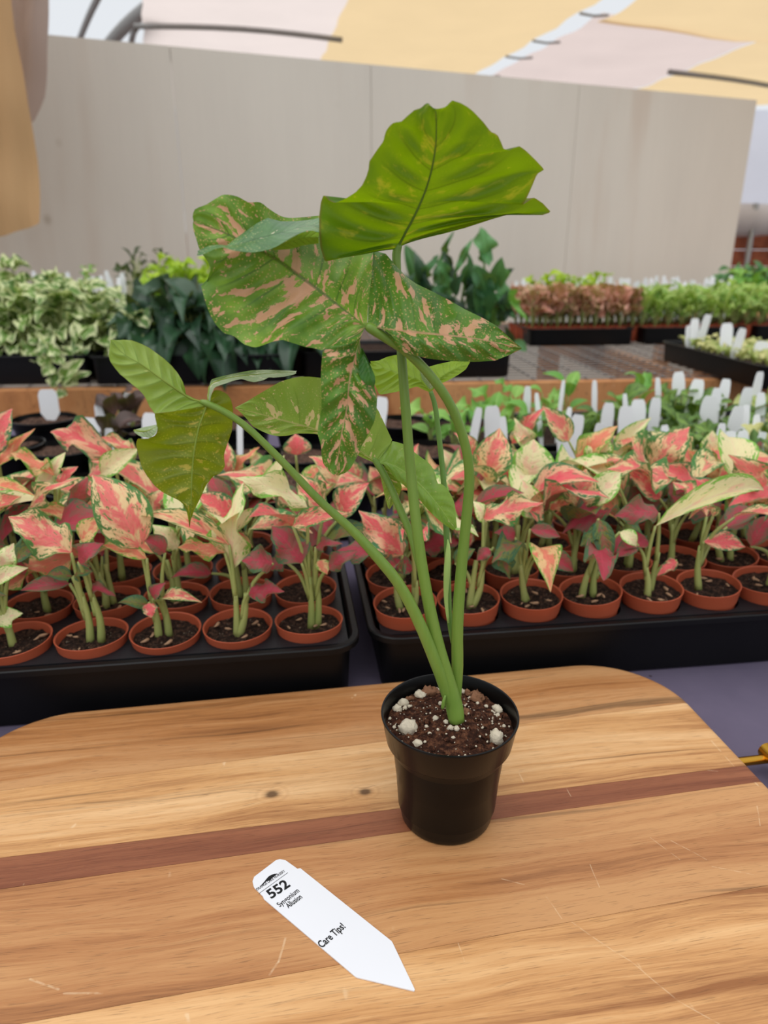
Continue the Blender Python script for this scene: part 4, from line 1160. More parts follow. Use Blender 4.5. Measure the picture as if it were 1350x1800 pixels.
HAND = [ # base px, base py, tip px, tip py, half width px, kind, tray row or None
 (125,972,15,908,34,'pink',0),(247,965,163,830,44,'pink',0),(142,950,182,910,20,'coral',0),(403,958,223,908,19,'pink',0),
 (410,1000,425,848,26,'cream',0),(540,892,415,838,20,'cream',0),(570,905,520,830,22,'pink',1),(600,908,645,848,26,'rose',1),
 (515,925,612,902,17,'pink',0),(480,990,425,985,24,'wine',0),(530,990,478,925,30,'wine',0),(437,1042,500,1040,18,'wine',0),
 (575,1000,628,968,15,'wine',0),(555,962,602,955,11,'wine',0),(500,985,470,1000,16,'wine',0),(560,985,575,1010,12,'coral',0),
 (520,800,520,762,24,'rose',3),(410,838,455,785,13,'coral',3),(400,836,398,775,17,'pink',3),(470,880,500,800,16,'cream',2),
 (590,850,545,800,20,'pink',2),(470,840,440,790,14,'cream',3),(630,850,600,800,18,'pink',3),
 (200,805,87,756,26,'rose',3),(240,796,178,768,14,'pink',3),(178,834,243,788,19,'cream',2),(70,862,115,795,17,'cream',2),
 (105,852,137,820,15,'rose',2),(95,836,18,796,15,'coral',2),(-5,795,18,718,24,'rose',3),(-5,818,62,753,11,'coral',3),
 (52,892,140,838,15,'pink',1),(-14,905,32,872,22,'pink',1),(-14,852,62,872,11,'coral',1),(130,892,155,838,17,'wine',1),
 (138,988,180,955,20,'wine',0),(122,1026,36,1038,14,'wine',0),(127,1014,80,1010,13,'dark',0),(130,1012,162,1004,13,'dark',0),(152,1030,204,1048,10,'wine',0),
 (-5,1022,50,998,15,'cream',0),(3,1000,24,955,18,'cream',0),(-4,1092,40,1078,17,'cream',0),(30,985,75,955,14,'dark',0),
 (262,1066,207,1058,12,'dark',0),(262,1060,266,1086,13,'rose',0),(285,1052,352,1056,11,'pink',0),(270,1052,289,1024,13,'wine',0),
 (372,1008,300,1014,15,'wine',1),(258,982,180,958,13,'coral',0),(395,972,312,962,16,'coral',0),(290,972,248,942,17,'wine',0),(312,965,268,922,18,'cream',1),
 (408,912,346,868,24,'rose',1),(400,892,368,836,20,'wine',1),(155,916,70,895,16,'coral',1),(265,900,300,850,14,'pink',2),(330,900,300,860,14,'wine',2),
 # right tray
 (708,976,632,898,31,'rose',0),(725,1003,664,984,16,'wine',0),(722,938,776,903,14,'cream',1),(742,962,812,952,20,'wine',1),
 (850,912,955,884,24,'pink',0),(855,918,832,880,14,'cream',0),(868,962,897,1018,17,'dark',0),(862,965,838,985,12,'wine',0),(905,945,870,935,17,'wine',0),
 (938,912,918,843,23,'cream',1),(930,843,938,772,36,'cream',2),(853,840,880,752,32,'pink',2),(900,846,866,802,22,'rose',2),
 (900,780,957,716,15,'rose',3),(1000,776,953,714,20,'pink',3),(930,800,905,735,16,'cream',3),(1015,893,1030,824,30,'pink',1),(1036,890,1092,828,23,'cream',1),
 (1044,824,1066,760,23,'cream',2),(1012,812,1085,748,21,'coral',2),(1080,808,1143,733,15,'cream',3),(1146,824,1212,750,32,'pink',2),
 (1128,806,1100,768,20,'rose',3),(1248,884,1158,814,24,'rose',1),(1160,877,1102,826,22,'rose',1),(1170,850,1195,800,16,'pink',2),
 (1152,925,1350,852,17,'cream',0),(1158,902,1080,906,23,'wine',0),(1290,852,1210,792,21,'coral',2),(1345,858,1283,800,22,'pink',1),
 (1248,800,1253,757,17,'cream',3),(1240,820,1215,790,14,'pink',3),(1237,952,1310,962,19,'rose',0),(947,974,1010,1004,17,'wine',0),(932,930,985,944,13,'wine',0),
 (1052,912,1071,994,17,'dark',0),(1118,955,1082,980,15,'wine',0),(1262,928,1322,912,18,'wine',1),(965,895,1010,880,12,'coral',1),
 (1060,930,1020,960,14,'dark',0),(1090,935,1120,960,13,'cream',0),(1290,880,1345,845,17,'pink',2),(1320,960,1355,905,18,'wine',0),
 (1330,920,1290,890,14,'dark',1),(990,860,960,828,16,'coral',2),(1075,860,1110,840,14,'wine',2),(1210,900,1180,870,15,'wine',1),(680,870,650,820,20,'pink',3),
 (760,870,735,815,18,'pink',3),(700,850,735,780,18,'rose',3),(800,850,780,790,18,'cream',3),(830,800,800,760,16,'pink',3),(1190,985,1155,1012,10,'rose',0),
 (825,960,800,905,18,'rose',1),(800,990,835,965,14,'dark',0),
]
def nearest_pot(px, row, side=None):
    best, bd = None, 1e9
    for k in pots:
        if k['row'] != row: continue
        d = abs(k['px']-px)+k['hand']*4
        if d < bd: best, bd = k, d
    return best
for (bxp, byp, txp, typ, hw, kind, row) in HAND:
    k = nearest_pot(bxp, row)
    k['hand'] += 1
    Yb = k['p'].y - 0.006 + rnd.uniform(-0.008, 0.008)
    B = on_y(bxp, byp, Yb)
    dep = proj(B)[2]
    Lw = math.hypot(txp-bxp, typ-byp)*dep/F_PX
    slope = (byp-typ)/max(1, math.hypot(txp-bxp, typ-byp))
    Tt = on_y(txp, typ, Yb + Lw*(0.30*slope - 0.10 + rnd.uniform(-0.2, 0.2)))
    V = (CAM-B).normalized()
    nh = (V*1.0 + Vector((0, 0, 0.55)) + Vector((rnd.uniform(-.35, .35), 0, 0))).normalized()
    add_leaf(k['t'], kind, B, Tt, 2.15*hw*dep/F_PX, nh)
    k['lv'].append(B)
kinds_up = ['pink', 'pink', 'rose', 'cream', 'cream', 'fleck', 'fleck']
for k in pots:
    row = k['row']
    want = {0: 5, 1: 5, 2: 5, 3: 4}[row]
    add = max(0, want - k['hand'])
    lean = Vector((0, 0, 0))
    for i in range(add):
        a = rnd.random()*6.283
        up = rnd.uniform(0.04, [0.08, 0.09, 0.085, 0.075][row])
        base = k['soil']
        B = base + Vector((math.cos(a)*0.014, math.sin(a)*0.014, up))
        L = rnd.uniform(0.06, 0.085) if row else rnd.uniform(0.04, 0.058)
        el = rnd.uniform(-0.3, 0.6)
        d = Vector((math.cos(a)*math.cos(el), math.sin(a)*math.cos(el), math.sin(el)))
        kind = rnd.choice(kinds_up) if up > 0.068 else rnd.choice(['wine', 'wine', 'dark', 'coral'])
        add_leaf(k['t'], kind, B, B+d*L, L*rnd.uniform(0.46, 0.6), Vector((-d.x*0.5, -d.y*0.5-0.25, 1)))
        k['lv'].append(B)
    # one or two stems that the petioles leave
    g = sum(k['lv'], Vector())/len(k['lv'])
    so = k['soil'] - Vector((0, 0, 0.004))
    hgt = max(0.035, min(0.07, (g.z-so.z)*0.7))
    stems = []
    for q in range(2 if rnd.random() < 0.6 else 1):
        b0 = so + Vector((rnd.uniform(-.008, .008), rnd.uniform(-.005, .005), 0))
        t0 = b0 + Vector(((g.x-so.x)*0.5+rnd.uniform(-.006, .006), (g.y-so.y)*0.3, hgt*rnd.uniform(0.8, 1.1)))
        stalk(k['t'], b0, t0, 0.0038, 0.0021, Vector((rnd.uniform(-.003, .003), 0, 0)), M['stem_pale'], 'stem', 8)
        stems.append((b0, t0))
    for B in k['lv']:
        b0, t0 = min(stems, key=lambda e: abs(e[1].x-B.x))
        fr = min(0.97, max(0.12, (B.z-so.z)*0.55/hgt)) * rnd.uniform(0.75, 1.0)
        a0 = b0.lerp(t0, fr)
        stalk(k['t'], a0, B, 0.0023, 0.0013, Vector(((B.x-a0.x)*-0.12, 0, 0.004)), M['stem_pale'])

# ---------------------------------------------------------------- white plant tags
def tag_mesh(name, w, h, head=0.3):
    t = 0.0008
    o = [(-w*0.12, 0), (w*0.12, 0), (w*0.5, h*0.3), (w*0.5, h-w*0.18), (w*0.42, h-w*0.05), (w*0.3, h), (-w*0.3, h), (-w*0.42, h-w*0.05), (-w*0.5, h-w*0.18), (-w*0.5, h*0.3)]
    v = [(x, -t/2, z) for x, z in o] + [(x, t/2, z) for x, z in o]; n = len(o)
    f = [tuple(range(n)), tuple(range(2*n-1, n-1, -1))] + [(i, n+i, n+(i+1) % n, (i+1) % n) for i in range(n)]
    return mk(name, v, f, False)
TAGM = tag_mesh('plant_tag', 1.0, 1.0); TAGM.materials.append(M['tag_back'])
TAG_N = [0]
def white_tag(px, py, wpx, Y, zbase, label, group, lean=None):
    top = on_y(px, py, Y); dep = proj(top)[2]
    w = wpx*dep/F_PX; h = max(0.03, top.z-zbase)
    lean = rnd.uniform(-0.18, 0.18) if lean is None else lean
    bx_ = top.x - math.sin(lean)*h
    W = Matrix.Translation((bx_, Y, zbase)) @ Matrix.Rotation(lean, 4, 'Y') @ Matrix.Rotation(rnd.uniform(-0.12, 0.06), 4, 'X') @ rot_z(rnd.uniform(-0.5, 0.5)*0.8) @ Matrix.Diagonal((w, 1, h, 1))
    return tag(put('plant_tag', TAGM, None, None, None, W), label, 'plant tag', group)

# ---------------------------------------------------------------- mid-ground on the table: seedling trays (right) and black pots (left)
def small_tray(name, loc, yaw, L, Wd, h, label, group, fill=True):
    T = Matrix.Translation(loc) @ rot_z(yaw)
    t = thing(name, label, 'tray', loc, group); t.matrix_basis = T
    key = (L, Wd, h)
    if key not in STM:
        STM[key] = tray_mesh('tray_body', L, Wd, h)
        v, f = [], []
        nx, ny = 24, 12
        for j in range(ny+1):
            for i in range(nx+1):
                x = (i/nx-0.5)*(L-0.03); y = (j/ny-0.5)*(Wd-0.03)
                v.append((x, y, h-0.012+0.004*mnoise.noise(Vector((x*90, y*90, 7)))))
        for j in range(ny):
            for i in range(nx):
                a = j*(nx+1)+i; f.append((a, a+1, a+nx+2, a+nx+1))
        SSM[key] = mk('soil', v, f)
    put('tray_body', STM[key], M['tray_plastic'], t, None, T)
    if fill: put('soil', SSM[key], M['soil'], t, None, T)
    return T
STM, SSM = {}, {}
MIDY = math.radians(6)
small_tray('seedling_tray', (0.31, 1.06, 0.0), MIDY, 0.53, 0.27, 0.06, 'black seedling tray behind the pink aglaonemas, nearest the tall vine', 'black seedling trays')
small_tray('seedling_tray', (0.86, 1.12, 0.0), MIDY, 0.53, 0.27, 0.06, 'black seedling tray behind the right-hand aglaonemas', 'black seedling trays')
small_tray('seedling_tray', (0.36, 1.38, 0.0), MIDY, 0.53, 0.27, 0.06, 'black seedling tray against the bench rail, centre', 'black seedling trays')
small_tray('seedling_tray', (0.91, 1.44, 0.0), MIDY, 0.53, 0.27, 0.06, 'black seedling tray against the bench rail, far right', 'black seedling trays')
def sprout(loc, label, cat, group, key, n, L, Wf, h, stem_mat=None, name='seedling', spread=0.6, upbias=0.5, foliage_z0=0.35, nb=0.4):
    t = thing(name, label, cat, loc, group)
    loc = Vector(loc)
    tubes = []
    for i in range(n):
        a = i*2.4+rnd.uniform(-0.5, 0.5)
        z = h*(foliage_z0+(1-foliage_z0)*(i+0.5)/n)
        B = loc + Vector((math.cos(a)*L*0.25*spread, math.sin(a)*L*0.25*spread, z))
        el = rnd.uniform(-0.3, 0.6)+upbias
        d = Vector((math.cos(a)*math.cos(el), math.sin(a)*math.cos(el), math.sin(el)))
        l = L*rnd.uniform(0.75, 1.15)
        add_leaf(t, key, B, B+d*l, l*Wf*rnd.uniform(0.85, 1.15), Vector((-d.x*0.4, -d.y*0.4-nb, 1)))
        me = tube('t', catmull([loc-Vector((0, 0, 0.004)), loc.lerp(B, 0.6)+Vector((0, 0, 0.004)), B], 4), 0.0011+L*0.006, 4)
        tubes.append(([tuple(q.co) for q in me.vertices], [tuple(p.vertices) for p in me.polygons])); bpy.data.meshes.remove(me)
    v, f = merge(tubes)
    put('stems', mk('stems', v, f), stem_mat or M['stem_pale'], t)
    return t
# seedlings on the right
SEED = [(868,712,'fresh'),(905,690,'fresh'),(960,690,'fresh'),(1000,672,'fresh'),(1015,745,'round'),(1050,735,'round'),(1095,705,'round'),(1130,680,'fresh'),(1150,715,'round'),(1195,695,'round'),(1225,705,'round'),
        (1195,735,'round'),(1230,760,'round'),(1290,745,'round'),(1320,725,'round'),(1335,705,'yellowgreen'),(1345,780,'yellowgreen'),(1300,790,'round'),(1265,770,'round'),(1180,775,'round'),(880,735,'fresh'),(935,730,'fresh'),(840,720,'fresh'),(1250,715,'round'),(1345,745,'round'),(800,740,'fresh'),(760,735,'fresh')]
srt = sorted(range(len(SEED)), key=lambda i: SEED[i][0])
rank = {i: r for r, i in enumerate(srt)}
for i, (px, py, key) in enumerate(SEED):
    Y = 1.02 + (800-py)/140.0*0.42
    top = on_y(px, py-4, Y)
    z0 = 0.05; h = max(0.035, top.z-z0)
    desc = {'fresh': 'small bright green seedling', 'round': 'small round-leaved olive seedling', 'yellowgreen': 'small yellow-green seedling'}[key]
    sprout((top.x, Y, z0), f'{desc} among the white tags, {nth(rank[i]+1)} seedling from the left', 'seedling', f'{desc}s among the white tags', key, 6 if key != 'fresh' else 5, 0.048 if key == 'fresh' else 0.042, 0.55 if key == 'fresh' else 0.85, h, upbias=0.25)
MT = [(935,605,70),(1030,640,65),(1170,640,62),(1110,680,48),(1075,715,80),(1250,675,60),(1305,600,48),(1210,765,75),(1335,705,44),(595,750,58),(745,738,72),(680,768,70),(820,725,58),(832,630,28),(532,645,26),(385,645,20),(208,670,36),(258,705,24),(40,765,78),(415,775,28),(455,805,68),(672,705,28),(1245,885,58),(1190,890,60),(1330,885,50),(1315,960,86),(1310,810,50),(95,820,40),(555,845,60),(1262,765,38),(1140,850,40),(-20,770,40),(360,800,40),(870,860,50)]
ordm = {i: r for r, i in enumerate(sorted(range(len(MT)), key=lambda i: MT[i][0]))}
for i, (zx, zy, zw) in enumerate(MT):
    px, py, wpx = 850+zx/2.7, 430+zy/2.7, zw/2.7
    Y = 1.05 + max(0, (740-py))/120.0*0.42
    white_tag(px, py, wpx, Y, 0.045, f'white tag among the seedlings behind the right tray, {nth(ordm[i]+1)} from the left', 'white tags among the seedlings')
white_tag(672, 698, 26, 1.2, 0.04, 'white plastic plant tag just behind the hanging lobe of the tall vine', 'white tags among the seedlings', 0.15)
# black pots at the left
BPOT = lathe('pot', [(0, 0), (0.044, 0), (0.046, 0.002), (0.056, 0.066), (0.059, 0.068), (0.0605, 0.082), (0.058, 0.083), (0.056, 0.07), (0.045, 0.02), (0, 0.02)], 36, 40); BPOT.materials.append(M['black_plastic'])
v, f = [], []
for j in range(9):
    for i in range(28):
        r = 0.0555*j/8; a = 2*math.pi*i/28; x, y = r*math.cos(a), r*math.sin(a)
        v.append((x, y, 0.074+0.006*mnoise.noise(Vector((x*70, y*70, 2)))))
for j in range(8):
    for i in range(28):
        a = j*28+i; b = j*28+(i+1) % 28; f.append((a, a+28, b+28, b))
BSOIL = mk('soil', v, f); BSOIL.materials.append(soil_mat('barky_soil', (84, 62, 52), (140, 108, 90), 0.5))
LB = [(745,775,1.13),(705,745,1.33),(40,860,0.93),(150,860,0.94),(265,858,0.95),(380,855,0.96),(490,850,0.97),(600,848,0.98),(78,738,1.36),(200,745,1.32),(10,775,1.16),(112,782,1.14),(230,785,1.12),(330,790,1.12),(305,742,1.34),(430,790,1.10),(420,745,1.32),(530,780,1.1),(540,745,1.3),(640,770,1.1)]
where = ['behind the pale arrowhead lobe, near', 'behind the pale arrowhead lobe, bench side'] + [f'behind the aglaonema back row, {o} from left' for o in ('first', 'second', 'third', 'fourth', 'fifth', 'sixth')] + ['far left, bearing one white tag', 'beside the bronze-leaved sprigs', 'nearest row at the left edge', 'nearest row, second from the left', 'nearest row, third from the left', 'nearest row, fourth from the left', 'under the left arrowhead leaf', 'nearest row, fifth from the left', 'bench side, behind the left petiole', 'nearest row, sixth from the left', 'bench side, below the pale leaf', 'nearest row, last before the tall vine']
for (px, py, Y), w in zip(LB, where):
    p = on_y(px, py, Y); 
    t = thing('black_pot', f'low black pot of barky soil, {w}', 'pot', (p.x, Y, 0), 'black pots behind the left tray')
    put('pot', BPOT, None, t, None, Matrix.Translation((p.x, Y, 0))); put('soil', BSOIL, None, t, None, Matrix.Translation((p.x, Y, 0)) @ rot_z(px))
for px, py, w, Y, lab in ((83,684,32,1.37,'broad white tag standing in the far left black pot'),(180,708,30,1.31,'white tag with faint print, in the pot with bronze sprigs'),(225,690,17,1.34,'narrow white tag turned aside beside the bronze sprigs'),(156,735,38,1.12,'broad white tag directly behind the rose aglaonema leaf'),
                          (262,727,33,1.10,'white tag beside the folded corner of the left arrowhead leaf'),(192,752,16,1.10,'small white tag low behind the aglaonemas at the left'),(420,742,12,1.08,'slim white tag right of the left arrowhead leaf')):
    white_tag(px, py, w, Y, 0.07, lab, None, rnd.uniform(-0.08, 0.1))
for (px, Y, lab) in ((205, 1.30, 'bronze-leaved sprig in the black pot left of the arrowhead leaf'), (232, 1.31, 'bronze-leaved sprig beside the narrow white tag'), (190, 1.12, 'low bronze-leaved sprig behind the left aglaonemas')):
    p = on_y(px, 745, Y); sprout((p.x, Y, 0.072), lab, 'plant', 'bronze sprigs', 'brown', 4, 0.05, 0.6, 0.04, name='bronze_sprig', upbias=0.6)

# ---------------------------------------------------------------- slatted bench with wire mesh top behind the table
BZ = 0.05
ra, rb = on_z(0, 686, BZ), on_z(1250, 667, BZ)
RYAW = math.atan2(rb.y-ra.y, rb.x-ra.x)
rex = Vector((math.cos(RYAW), math.sin(RYAW), 0)); rey = Vector((-rex.y, rex.x, 0))
ben = thing('plant_bench', 'timber framed plant bench with wire mesh top behind the table', 'bench', (ra.x, ra.y, FLOOR_Z))
BM = Matrix.Translation((ra.x, ra.y, 0)) @ rot_z(RYAW)
ben.matrix_basis = Matrix.Translation((ra.x, ra.y, FLOOR_Z)) @ rot_z(RYAW)
rail = wood_mat('bench_timber', (206, 150, 98), (190, 128, 78), (150, 96, 58), 8.4, 0.3, 0.65)
X0, X1, DEP = -2.0, 3.4, 1.72
put('rail', box('rail', X0, X1, 0, 0.04, BZ-0.085, BZ, 0.003), rail, ben, None, BM)
put('rail', box('rail', X0, X1, DEP, DEP+0.04, BZ-0.085, BZ, 0.003), rail, ben, None, BM)
for x in (X0, 0.4, 1.9, X1-0.04):
    put('cross_rail', box('cross_rail', x, x+0.04, 0.041, DEP-0.001, BZ-0.095, BZ-0.008, 0.003), rail, ben, None, BM)
    for y in (0.045, DEP-0.09):
        put('leg', box('leg', x+0.041, x+0.13, y, y+0.085, FLOOR_Z, BZ-0.01, 0.003), rail, ben, None, BM)
WX = tube('wire', [(X0, 0, 0), (X1, 0, 0)], 0.0021, 5); WY = tube('wire', [(0, 0.0, 0), (0, DEP+0.04, 0)], 0.0021, 5)
for i in range(int(DEP/0.05)):
    put('wire', WX, M['wire'], ben, None, BM @ Matrix.Translation((0, 0.03+0.05*i, BZ+0.0022)))
for i in range(int((X1-X0)/0.075)):
    put('wire', WY, M['wire'], ben, None, BM @ Matrix.Translation((X0+0.04+0.075*i, 0, BZ+0.0062)))
BTOP = BZ+0.0085
def bpos(px, py, z=BTOP):
    return on_z(px, py, z)
# long trays on the bench (black sides)
def bench_tray(px0, px1, py, label, h=0.075, Wd=0.27, yaw=None, fill=True):
    a, b = on_z(px0, py, BTOP), on_z(px1, py, BTOP)
    L = (b-a).length; c = a.lerp(b, 0.5) + rey*(Wd/2-0.012)
    yaw = RYAW if yaw is None else yaw
    small_tray('bench_tray', (c.x, c.y, BTOP), yaw, round(L, 3), Wd, h, label, 'black trays on the wire bench', fill)
    return a, b
bench_tray(-150, 160, 676, 'black tray under the variegated pothos at the left edge')
bench_tray(166, 520, 674, 'black tray under the dark glossy leaved plants')
bench_tray(527, 905, 664, 'black tray under the tall broad-leaved plants, behind the splashed leaf')
def bush(px, py0, Y, ztop_px, key, n, L, Wf, label, cat, group, R=0.09, name='leafy_plant', droop=0.0, pot=True, zb=None):
    """a pot-grown clump: leaves all round a mound between the tray and the height of photo row ztop_px"""
    top = on_y(px, ztop_px, Y)
    z0 = (BTOP+0.02) if zb is None else zb
    t = thing(name, label, cat, (top.x, Y, z0), group)
    o = Vector((top.x, Y, z0)); h = top.z-z0
    tubes = []
    for i in range(n):
        a = i*2.39996+rnd.uniform(-.4, .4); s = math.sqrt((i+0.5)/n)
        z = h*(1-0.85*s**2)*rnd.uniform(0.65, 1.0)+0.02
        B = o + Vector((math.cos(a)*R*s, math.sin(a)*R*s, z))
        el = rnd.uniform(0.2, 0.9)*(1-s)+rnd.uniform(-0.5, 0.4)-droop*s
        d = Vector((math.cos(a)*math.cos(el), math.sin(a)*math.cos(el), math.sin(el)))
        l = L*rnd.uniform(0.7, 1.15)
        B = B - d*l*0.4
        add_leaf(t, key, B, B+d*l, l*Wf*rnd.uniform(0.85, 1.15), Vector((-d.x*0.3, -d.y*0.3-0.5, 1)))
        me = tube('t', [o+Vector((0, 0, -0.004)), o.lerp(B, 0.5)+Vector((0, 0, h*0.12)), B], 0.0016, 4)
        tubes.append(([tuple(q.co) for q in me.vertices], [tuple(p.vertices) for p in me.polygons])); bpy.data.meshes.remove(me)
    if pot:
        me = lathe('pot', [(0, 0), (0.04, 0), (0.05, 0.06), (0.052, 0.062), (0.052, 0.075), (0.048, 0.075), (0.046, 0.065), (0, 0.06)], 20)
        put('pot', me, M['black_plastic'], t, None, Matrix.Translation((top.x, Y, BTOP+0.003)))
    v, f = merge(tubes)
    put('stems', mk('stems', v, f), M['stem_pale'], t)
    return t
g = 'variegated pothos on the bench'
for i, (px, Y, zt) in enumerate(((-30,2.0,492),(35,1.98,500),(100,1.98,505),(165,1.99,520),(20,2.17,470),(85,2.16,478),(150,2.18,482),(210,2.12,505),(235,1.98,545))):
    bush(px, 0, Y, zt, 'pothos', 46 if i < 8 else 18, 0.068, 0.8, ['variegated pothos cut off by the left edge, front', 'variegated pothos at the left edge, front, above its tray', 'variegated pothos whose front hangs a trailing vine', 'variegated pothos at front right of its clump', 'variegated pothos at the back left, tall', 'variegated pothos at the back, below the far white tags', 'variegated pothos at the back, right of centre', 'variegated pothos touching the dark glossy leaves, back', 'sparse variegated pothos touching the dark glossy leaves, front'][i], 'plant', g, 0.085, 'potted_pothos', 0.4)
# the trailing vine over the tray side
t = thing('pothos_vine', 'trailing variegated pothos vine hanging over the black tray', 'plant', on_y(80, 600, 1.83))
vp = [on_y(70, 590, 1.86), on_y(82, 610, 1.81), on_y(90, 640, 1.795), on_y(105, 668, 1.785), on_y(118, 690, 1.78)]
put('stem', tube('stem', catmull(vp, 14), 0.002, 6), M['stem_pale'], t)
for (bx0, by0, tx0, ty0, w) in ((80,605,68,628,10),(84,612,108,622,12),(90,640,64,630,11),(95,645,75,660,12),(100,655,92,682,13),(110,670,148,632,13),(112,675,160,655,11),(115,688,100,700,9),(95,625,115,640,10)):
    B = on_y(bx0, by0, 1.79); T_ = on_y(tx0, ty0, 1.775)
    add_leaf(t, 'pothos', B, T_, 2.2*w*proj(B)[2]/F_PX, Vector((0, -1, 0.4)))
g = 'dark glossy leaved plants on the bench'
for px, Y, zt, lab in ((265,2.0,545,'dark glossy leaved plant next to the pothos, front'),(330,1.98,525,'dark glossy leaved plant left of the splashed leaf, front'),(395,2.0,530,'dark glossy leaved plant half behind the splashed leaf'),(300,2.2,520,'dark glossy leaved plant in the back row, under the lime plants'),(370,2.2,515,'dark glossy leaved plant in the back row, beside the splashed leaf'),(455,2.02,560,'dark glossy leaved plant behind the lower margin of the splashed leaf'),(520,2.02,570,'dark glossy leaved plant behind the hanging lobe')):
    bush(px, 0, Y, zt, 'lily', 26, 0.15, 0.42, lab, 'plant', g, 0.10, 'glossy_leaved_plant', 0.9)
for px, Y, zt, lab in ((285,2.6,466,'lime green plant left of the lime group, before the partition'),(325,2.58,460,'lime green plant in the middle of the lime group'),(365,2.6,464,'lime green plant nearest the splashed leaf'),(275,2.45,490,'low lime green plant above the dark glossy leaves')):
    bush(px, 0, Y, zt, 'lime', 60, 0.075, 0.5, lab, 'plant', 'lime plants on the bench', 0.09, 'lime_plant', 0.3)
for px, Y, zt, lab in ((235,2.95,447,'dark fine-leaved plant at the left of the pair before the partition'),(285,2.98,444,'dark fine-leaved plant at the right of the pair before the partition')):
    bush(px, 0, Y, zt, 'needle', 90, 0.05, 0.25, lab, 'plant', 'fine-leaved plants', 0.11, 'fine_leaved_plant', -0.2)
bush(150, 0, 2.75, 462, 'fresh', 22, 0.05, 0.5, 'small green plant among the far white tags at the left', 'plant', None, 0.05, 'leafy_plant')
# tall broad-leaved plants right of the stem
g = 'tall broad-leaved plants'
def tall(px, Y, leaves, label):
    o = on_y(px, 640, Y); o.z = BTOP+0.07
    t = thing('broad_leaved_plant', label, 'plant', (o.x, Y, BTOP+0.003), g)
    me = lathe('pot', [(0, 0), (0.04, 0), (0.05, 0.06), (0.052, 0.062), (0.052, 0.075), (0.048, 0.075), (0.046, 0.065), (0, 0.06)], 20)
    put('pot', me, M['black_plastic'], t, None, Matrix.Translation((o.x, Y, BTOP+0.003)))
    extra = []
    for q in range(13):
        x0 = px+rnd.uniform(-38, 38); y0 = rnd.uniform(500, 625)
        extra.append((x0, y0, x0+rnd.uniform(-26, 26), y0-rnd.uniform(30, 62), rnd.uniform(9, 15), rnd.choice(['lily', 'lily', 'broad'])))
    for (b0, b1, t0, t1, w, key) in leaves+extra:
        yy = Y+rnd.uniform(-.03, .03)
        B = on_y(b0, b1, yy); T_ = on_y(t0, t1, yy+rnd.uniform(-.06, .04))
        add_leaf(t, key, B, T_, 2.2*w*proj(B)[2]/F_PX, Vector((rnd.uniform(-.4, .4), -1, 0.5)))
        stalk(t, o, B, 0.003, 0.002, Vector((0, 0, 0.01)), M['petiole_dark'], 'petiole', 5)
tall(738, 2.15, [(735,520,712,430,12,'broad'),(742,500,728,440,10,'lily'),(748,490,770,448,8,'broad'),(730,545,712,480,12,'lily'),(755,540,745,480,13,'lily'),(745,580,770,520,14,'lily'),(720,590,705,545,12,'lily'),(770,470,798,405,5,'broad'),(760,600,785,560,14,'lily'),(730,610,760,580,14,'lily')], 'tall broad-leaved plant close behind the long straight petiole')
tall(800, 2.10, [(790,510,772,455,9,'broad'),(800,500,778,440,8,'lily'),(800,520,815,480,11,'lily'),(815,500,822,440,8,'broad'),(780,555,765,510,15,'lily'),(810,570,795,520,16,'lily'),(790,610,800,560,14,'lily'),(800,480,830,420,6,'broad'),(830,590,810,550,14,'lily')], 'dark broad-leaved plant in the middle of the tall group')
tall(858, 2.05, [(850,462,846,400,15,'broad'),(850,440,860,466,10,'broad'),(855,520,838,468,17,'broad'),(868,512,882,452,13,'broad'),(848,560,840,475,18,'broad'),(862,520,875,575,10,'broad'),(870,515,905,560,9,'broad'),(875,512,915,540,8,'fresh'),(880,515,930,565,7,'fresh'),(850,600,835,560,14,'lily'),(870,590,895,620,12,'lily'),(880,490,905,470,4,'lily'),(900,600,925,618,9,'broad'),(860,620,830,590,14,'lily')], 'tall pale-leaved plant at the right end of the tall group')
# far white tags at the left
for i, px in enumerate((2, 12, 60, 118, 135, 143, 152, 163, 175, 186, 195, 204, 216)):
    white_tag(px, 478+rnd.uniform(-6, 12), 10, 2.55+rnd.uniform(-0.08, 0.1), BTOP, f'white plant tag far back behind the pothos, {nth(i+1)} from the left', 'white tags behind the pothos')
# right: rows of young plants in red-brown pots along the back of the bench
a = on_z(935, 606, BTOP); b = on_z(1345, 600, BTOP)
def young_tray(px0, px1, py, label, h=0.062):
    bench_tray(px0, px1, py, label, h, 0.27)
young_tray(925, 1118, 607, 'black tray holding the blush pink young plants')
young_tray(1122, 1315, 604, 'black tray of striped young plants, behind the wire mesh')
young_tray(1319, 1500, 600, 'black tray of striped young plants, at the right edge')
def potlet(px, row, key, label, group, name, n=6, L=0.075, Wf=0.42, h=0.10):
    base = on_z(px, 606-(px-925)*0.016, BTOP) + rey*(0.03+0.055*row)
    z0 = BTOP+0.004
    t = sprout((base.x, base.y, z0+0.05), label, 'plant', group, key, n, L, Wf, h, name=name, upbias=0.55, foliage_z0=0.3)
    me = POT
    put('pot', me, None, t, None, Matrix.Translation((base.x, base.y, z0)) @ Matrix.Scale(0.9, 4))
    return t
for row in range(4):
    for i in range(9):
        px = 925 + 12 + 22*i - row*3
        potlet(px, row, 'blush', f'blush pink young plant in red-brown pot, {ROWN[row]}, {nth(i+1)} from the left', 'blush young plants', 'blush_young_plant', 8, 0.07, 0.6, 0.115)
    for i in range(15):
        px = 1130 + 23*i - row*4
        if px > 1380: continue
        potlet(px, row, 'seed', f'green striped young plant in red-brown pot, {ROWN[row]}, {nth(i+1)} from the left', 'striped young plants', 'striped_young_plant', 7, 0.09, 0.36, 0.095)
